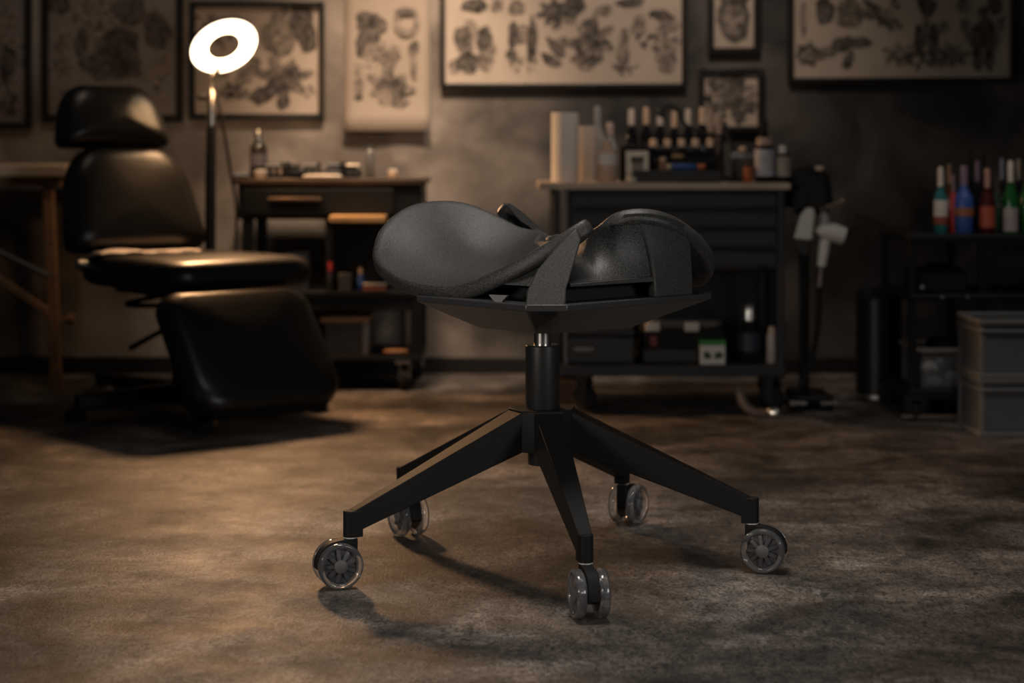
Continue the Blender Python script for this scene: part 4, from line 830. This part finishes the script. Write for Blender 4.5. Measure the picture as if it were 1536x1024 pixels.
# handpiece B: drill-like pistol
t = thing('pistol_handpiece', 'white pistol-shaped handpiece with ribbed hose hanging on the right of the stand', 'handpiece', P(1240, 318, hd + .05))
bm = BM(); tube(bm, [P2(1229, 352, .02), P2(1234, 347, .02), P2(1250, 349, .02), P2(1266, 354, .02)], [.018, .026, .030, .028], 18); o = obj('barrel', bm, M_plas, t)
bm = BM(); tube(bm, [P2(1265.5, 353.5, .02), P2(1271, 356, .02)], [.0285, .020], 18); obj('barrel_cap', bm, M_dark, t)
bm = BM(); tube(bm, [P2(1236, 318, .02), P2(1237, 330, .02), P2(1239, 348, .02)], [.009, .014, .022], 14); obj('neck', bm, mat('grey_plastic_light', (.30, .30, .30), .4), t)
bm = BM(); tube(bm, [P2(1238, 358, .02), P2(1235, 378, .02), P2(1232, 399, .02)], [.017, .017, .014], 14); obj('grip', bm, M_plas, t)
bm = BM(); tube(bm, [P2(1232, 399, .02), P2(1229, 431, .02)], .005, 10); o = obj('stem', bm, mat('pinkish_tube', (.30, .24, .22), .5), t)
bm = BM(); pts = curve([P2(1229, 430, .02), P2(1228, 470, .03), P2(1222, 520, .04), P2(1210, 560, .04), P2(1195, 590, .0)], 14); tube(bm, pts, [.009 if k % 2 else .011 for k in range(len(pts))], 10); obj('ribbed_hose', bm, M_void, t)
# hose with chrome fitting on the floor
t = thing('floor_hose', 'grey ribbed hose with chrome fitting curled on the floor at the trolley wheel', 'hose', (X(1140, 5.55), 5.55, 0))
bm = BM(); pts = curve([P(1108, 585, 5.60), Vector((X(1116, 5.54), 5.54, .035)), Vector((X(1132, 5.50), 5.50, .016)), Vector((X(1152, 5.48), 5.48, .016))], 12); tube(bm, pts, [.012 if k % 2 else .015 for k in range(len(pts))], 10); obj('hose', bm, mat('grey_brown_hose', (.13, .10, .085), .5), t)
bm = BM(); lathe(bm, (X(1152, 5.48), 5.48, .018), [(0, 0), (.013, 0), (.018, .006), (.018, .03), (.012, .036), (0, .036)], axis=(1, -.1, 0), n=18); obj('fitting', bm, M_chrome, t)

# ================================================================== WASTE BIN
q = Vector((X(1318, 5.96), 5.96, 0)); t = thing('waste_bin', 'tall black cylindrical waste bin between the hose stand and the bottle cart', 'bin', q)
rb_ = 34 / F * 5.96; Hb = Z(432, 5.96)
bm = BM(); lathe(bm, q, [(0, .014), (rb_, .014), (rb_, Hb - .03), (rb_ * .96, Hb - .03), (0, Hb - .03)], n=40); obj('body', bm, mat('satin_black_bin', (.006, .006, .006), .38), t)
bm = BM(); lathe(bm, q, [(rb_ * .97, 0), (rb_ * 1.03, .003), (rb_ * 1.03, .014), (0, .015)], n=40); o = obj('foot_ring', bm, M_silver, t)
bm = BM(); lathe(bm, q + UP * (Hb - .032), [(rb_ * 1.01, 0), (rb_ * 1.01, .012), (rb_ * .9, .03), (0, .036)], n=40); obj('lid', bm, M_void, t)

# ================================================================== BOTTLE CART (right)
cd, cb = 5.42, 5.85; cx0, cx1 = X(1362, cd), 1.95; cz = Z(352, cd)
ct = thing('bottle_cart', 'black steel three-shelf cart at the right edge carrying coloured bottles', 'cart', ((cx0 + cx1) / 2, 5.63, 0))
bm = BM(); box(bm, cx0, cx1, cd, cb, cz - .022, cz); obj('top_shelf', bm, M_steel, ct, bevel=.003)
zc2, zc3 = Z(442, cd), Z(585, cd)
for zz, nm, th in ((zc2, 'middle_shelf', .018), (zc3, 'lower_shelf', .03)):
    bm = BM(); box(bm, cx0 + .005, cx1, cd, cb, zz - th, zz); obj(nm, bm, M_steel, ct, bevel=.003)
for lx in (cx0 + .004, X(1470, cd), cx1 - .03):
    for ly in (cd + .004, cb - .03):
        bm = BM(); box(bm, lx, lx + .022, ly, ly + .024, .07, cz - .02); obj('post', bm, M_steel, ct, bevel=.002)
bm = BM(); box(bm, X(1352, cd), X(1480, cd), cd - .004, cd + .008, Z(627, cd), Z(622, cd)); o = obj('bottom_rail', bm, mat('tarnished_rail', (.22, .17, .14), .4, .5), ct); o['label'] = 'tarnished metal bottom rail'
for px in (1413, 1451):
    bm = BM(); lathe(bm, (X(px, cd), cd, Z(446, cd)), [(0, 0), (.006, 0), (.005, .004), (0, .005)], axis=(0, -1, 0), n=12); obj('bolt', bm, M_silver, ct)
for cx_, cy_ in ((cx0 + .018, cd + .02), (cx0 + .018, cb - .03), (X(1500, cd), cd + .03)): wheel_caster(ct, cx_, cy_, .03, .072, ang=.5, rim=M_charc)
red_band = mat('rust_red_label', (.25, .06, .03), .6)
BT = [('teal bottle with white label and rust stripe, leftmost on the bottle cart', 1411, 5.50, 21, 100, M_teal, M_label, dict(lab=M_label, labf=(.24, .56), band=(red_band, .14, .26))),
      ('slim bottle with gold-brown neck at the back, left of the bright blue bottle', 1424, 5.68, 15, 100, mat('amber_dark', (.07, .03, .01), .2), mat('gold_brown', (.24, .14, .07), .4), {}),
      ('narrow red bottle between the teal bottle and the blue bottle', 1430, 5.52, 13, 88, M_red, M_mauve, {}),
      ('thick bright blue bottle with orange band', 1446, 5.50, 28, 102, M_blue, M_mauve, dict(band=(mat('burnt_orange_band', (.28, .10, .04), .6), .26, .38))),
      ('tall black bottle rising behind the blue bottle with orange band', 1454, 5.72, 17, 118, M_glassb, M_void, {}),
      ('slim dark bottle with pinkish cap between blue bottle and red-labelled bottle', 1466, 5.64, 14, 106, M_glassb, M_mauve, {}),
      ('dark red bottle with a broad orange-red label and pink neck', 1481, 5.48, 23, 98, M_dkred, mat('salmon_foil', (.38, .20, .16), .4), dict(lab=mat('orange_red_label', (.36, .07, .035), .55), labf=(.10, .42))),
      ('tall black bottle behind the orange-red labelled bottle', 1476, 5.74, 16, 114, M_glassb, M_void, {}),
      ('dull green bottle just right of the orange-red labelled bottle', 1495, 5.58, 16, 84, mat('dull_green_glass', (.03, .07, .05), .3), M_dark, dict(lab=mat('olive_label', (.12, .11, .08), .6), labf=(.45, .7))),
      ('slim dark bottle with grey-blue cap behind the green bottles', 1503, 5.70, 14, 108, M_glassb, mat('grey_blue_foil', (.20, .22, .27), .4), {}),
      ('bright green bottle with a pale square label and cream neck', 1516, 5.47, 22, 110, M_green, M_label, dict(lab=mat('pale_mauve_label', (.33, .28, .27), .6, var=.15, vscale=30), labf=(.04, .36))),
      ('black bottle with thin cap behind the bright green bottle', 1528, 5.66, 16, 108, M_glassb, mat('grey_tan_cap', (.25, .2, .16), .4), {}),
      ('dark green bottle partly cut off by the right edge of the photo', 1541, 5.50, 24, 104, M_green, M_dark, {})]
for lb, px, d, w, h, bmt, cp, kw in BT: bottle(lb, px, d, cz, w, h, bmt, cp, .56, .36, .27, **kw)
# amplifier-like dark unit on the middle shelf
t = thing('power_unit', 'dark power unit with a pale knob on the middle shelf of the bottle cart', 'device', (X(1410, 5.5), 5.5, zc2))
bm = BM(); box(bm, X(1378, 5.48), X(1452, 5.48), 5.48, 5.70, zc2, Z(406, 5.48)); obj('housing', bm, M_void, t, bevel=.008)
bm = BM(); lathe(bm, (X(1383, 5.48), 5.485, Z(431, 5.48)), [(0, 0), (.008, 0), (.007, .012), (0, .013)], axis=(0, -1, 0), n=16); obj('knob', bm, M_silver, t)
bm = BM(); tube(bm, curve([(X(1385, 5.5), 5.55, Z(407, 5.5)), (X(1400, 5.5), 5.55, Z(399, 5.5)), (X(1432, 5.5), 5.56, Z(399, 5.5)), (X(1448, 5.5), 5.56, Z(406, 5.5))]), .006, 8); obj('carry_handle', bm, M_steel, t)
# clear bin with crumpled things on the lower shelf
t = thing('plastic_bin', 'clear plastic bin full of oddments on the lower shelf of the bottle cart', 'bin', (X(1425, 5.5), 5.5, zc3))
x0, x1, y0, y1, zt_ = X(1378, 5.46), X(1462, 5.46), 5.46, 5.70, Z(526, 5.46)
bm = BM()
hexa(bm, [(x0 + .012, y0 + .01, zc3), (x1 - .012, y0 + .01, zc3), (x1 - .012, y1, zc3), (x0 + .012, y1, zc3)], [(x0 + .012, y0 + .01, zc3 + .004), (x1 - .012, y0 + .01, zc3 + .004), (x1 - .012, y1, zc3 + .004), (x0 + .012, y1, zc3 + .004)])
for a, b, c, d in ((x0, x1, y0, y0 + .004), (x0, x1, y1 - .004, y1), (x0, x0 + .004, y0, y1), (x1 - .004, x1, y0, y1)): box(bm, a, b, c, d, zc3 + .003, zt_)
obj('bin_wall', bm, mat('clear_bin_plastic', (.75, .76, .78), .12, trans=.92, ior=1.2), t)
bm = BM()
for a, b, c, d in ((x0 - .008, x1 + .008, y0 - .008, y0 + .002), (x0 - .008, x1 + .008, y1 - .002, y1 + .008), (x0 - .008, x0 + .002, y0, y1), (x1 - .002, x1 + .008, y0, y1)): box(bm, a, b, c, d, zt_ - .004, zt_ + .008)
obj('rim', bm, mat('pinkish_grey_plastic', (.22, .18, .17), .5), t, bevel=.002)
def lump(label, px, py, d, r, m, s=(1, 1, .8), name='crumpled_wrapper', cat='wrapper', z=None):
    q = P(px, py, d); q.z = q.z if z is None else z + r * s[2]; bm = BM(); ball(bm, q, r, *s, n=18); rnd = random.Random(px)
    for v in bm.verts: v.co = q + (v.co - q) * rnd.uniform(.8, 1.12)
    o = obj(name, bm, m, origin=q - UP * r * s[2], angle=25); tag(o, label, cat)
M_film = mat('white_film', (.38, .38, .38), .5)
lump('white crumpled wrapper at the left inside the clear plastic bin', 1394, 553, 5.52, .027, M_film)
lump('pale wrapper low in the clear plastic bin under the larger white one', 1402, 571, 5.495, .022, M_film, (1.3, .7, .7), z=zc3 + .005)
lump('silvery wrapper low in the middle of the clear plastic bin', 1429, 573, 5.50, .022, M_film, (1.2, .8, .9), z=zc3 + .005)
lump('small blue wrapper high in the clear plastic bin', 1409, 543, 5.51, .013, mat('pale_blue_film', (.12, .20, .28), .5))
lump('black cloth heaped on top of the clear plastic bin', 1420, 515, 5.56, .050, mat('black_cloth', (.012, .012, .013), .8), (1.3, .9, .5), 'black_cloth', 'cloth')
lump('grey bag heap at the right on top of the clear plastic bin', 1456, 500, 5.665, .04, mat('grey_bag_film', (.08, .08, .085), .4), (.9, .8, .9), 'grey_bag', 'bag')
t = smallbox('dark grey box on the floor under the bottle cart', 1378, 1425, 5.6, 0, 40, M_dark, .15, 'storage_box', 'box')
# crates
def crate(label, z0, z1, d=5.13):
    t = thing('storage_crate', label, 'crate', (X(1540, d), d + .1, z0), 'grey crates at the right edge'); x0, x1, y0, y1 = X(1472, d), X(1660, d), d, d + .25
    bm = BM(); e = .004
    for a, b, c, g in ((x0, x1, y0, y0 + e), (x0, x1, y1 - e, y1), (x0, x0 + e, y0, y1), (x1 - e, x1, y0, y1)): box(bm, a, b, c, g, z0 + .004, z1 - .004)
    box(bm, x0, x1, y0, y1, z0 + .004, z0 + .01); obj('panel', bm, M_greyt, t)
    f = .016
    for a in (x0 - .004, x1 - f + .004):
        for c in (y0 - .004, y1 - f + .004): bm = BM(); box(bm, a, a + f, c, c + f, z0, z1); obj('corner_post', bm, M_grey, t, bevel=.003)
    bm = BM()
    for h, g in ((z0, .014), (z1 - .012, .012), (z1 - .035, .008)):
        box(bm, x0 - .008, x1 + .008, y0 - .008, y0, h, h + g); box(bm, x0 - .008, x1 + .008, y1, y1 + .008, h, h + g); box(bm, x0 - .008, x0, y0, y1, h, h + g); box(bm, x1, x1 + .008, y0, y1, h, h + g)
    obj('rib', bm, M_grey, t, bevel=.002)
    return t
zk = Z(568, 5.13)
crate('grey see-through crate standing on the floor, lower of two at the right edge', 0, zk)
crate('grey see-through crate stacked on top of another at the right edge', zk, Z(480, 5.13))
t = smallbox('pale grey folder leaning inside the lower crate', 1494, 1560, 5.20, .012, 72, mat('folder_grey', (.20, .20, .20), .6), .03, 'folder', 'folder')

# ================================================================== LIGHT
def area(name, loc, target, size, power, col, size_y=None, spread=180):
    l = bpy.data.lights.new(name, 'AREA'); l.energy = power; l.color = col; l.size = size; l.spread = math.radians(spread)
    if size_y: l.shape = 'RECTANGLE'; l.size_y = size_y
    o = bpy.data.objects.new(name, l); COL.objects.link(o); o.location = loc
    o.rotation_euler = (Vector(target) - Vector(loc)).to_track_quat('-Z', 'Y').to_euler(); return o
def spot(name, loc, target, power, col, ang, blend, r=.1):
    l = bpy.data.lights.new(name, 'SPOT'); l.energy = power; l.color = col; l.spot_size = math.radians(ang); l.spot_blend = blend; l.shadow_soft_size = r
    o = bpy.data.objects.new(name, l); COL.objects.link(o); o.location = loc
    o.rotation_euler = (Vector(target) - Vector(loc)).to_track_quat('-Z', 'Y').to_euler(); return o
l = area('ring_lamp_light', hc + nrm * .02, hc + nrm, .2, 11.5, (1, .54, .25)); l.data.spread = math.radians(120); l.data.shape = 'DISK'
l = bpy.data.lights.new('ring_lamp_glow', 'POINT'); l.energy = 4.5; l.color = (1, .58, .28); l.shadow_soft_size = .09
o = bpy.data.objects.new('ring_lamp_glow', l); COL.objects.link(o); o.location = hc + nrm * .10
area('overhead_key', (.15, 3.3, 2.4), (.05, 3.6, .2), .6, 5.2, (1, .93, .85), spread=75)  # added key light over the stool, no fixture stands for it
area('back_rim_fill', (.3, 4.9, 2.5), (.05, 3.5, .4), 1.0, .3, (1, .94, .88), spread=70)  # added rim light so the seat edges catch reflections
area('side_fill', (1.9, 1.3, .95), (.1, 3.5, .45), .6, 2.2, (1, .95, .90), spread=60)  # unseen fill added to light the column and reflect in the rod
area('side_fill_left', (-1.7, 1.4, .85), (.0, 3.5, .45), .5, 2.0, (1, .90, .80), spread=50)  # second added fill from the other side, for the rod and pan
spot('ceiling_spot_posters', (.45, 5.3, 2.5), (.35, 6.6, 1.05), 95, (1, .80, .64), 70, 1., .15)
spot('ceiling_spot_wall', (-.40, 5.6, 2.4), (-.36, 6.6, .72), 240, (1, .73, .51), 48, 1., .12)
spot('left_prints_fill', (-1.2, 5.3, 2.5), (-1.35, 6.6, .8), 16, (1, .78, .60), 62, 1., .12)  # added low fill for the left-hand prints, not a room fixture
spot('cart_fill', (1.3, 4.3, 2.4), (1.5, 5.4, .35), 34, (1, .92, .84), 44, 1., .12)  # extra fill put in to brighten the bottles and crates
spot('floor_warm_fill', (-.7, 5.0, 2.5), (-.42, 4.4, 0), 7, (1, .56, .28), 34, 1., .08)  # added warm fill strengthening the ring lamp's patch on the floor
w = bpy.data.worlds.new('room'); SC.world = w; w.use_nodes = True
bg = w.node_tree.nodes['Background']; bg.inputs[0].default_value = (.9, .95, 1, 1); bg.inputs[1].default_value = .016
SC.cycles.use_denoising = True
SC.view_settings.view_transform = 'Standard'; SC.view_settings.look = 'None'; SC.view_settings.gamma = 1; SC.view_settings.use_curve_mapping = False
SC.view_settings.exposure = 0
for o in SC.objects:
    if '_o' in o: del o['_o']
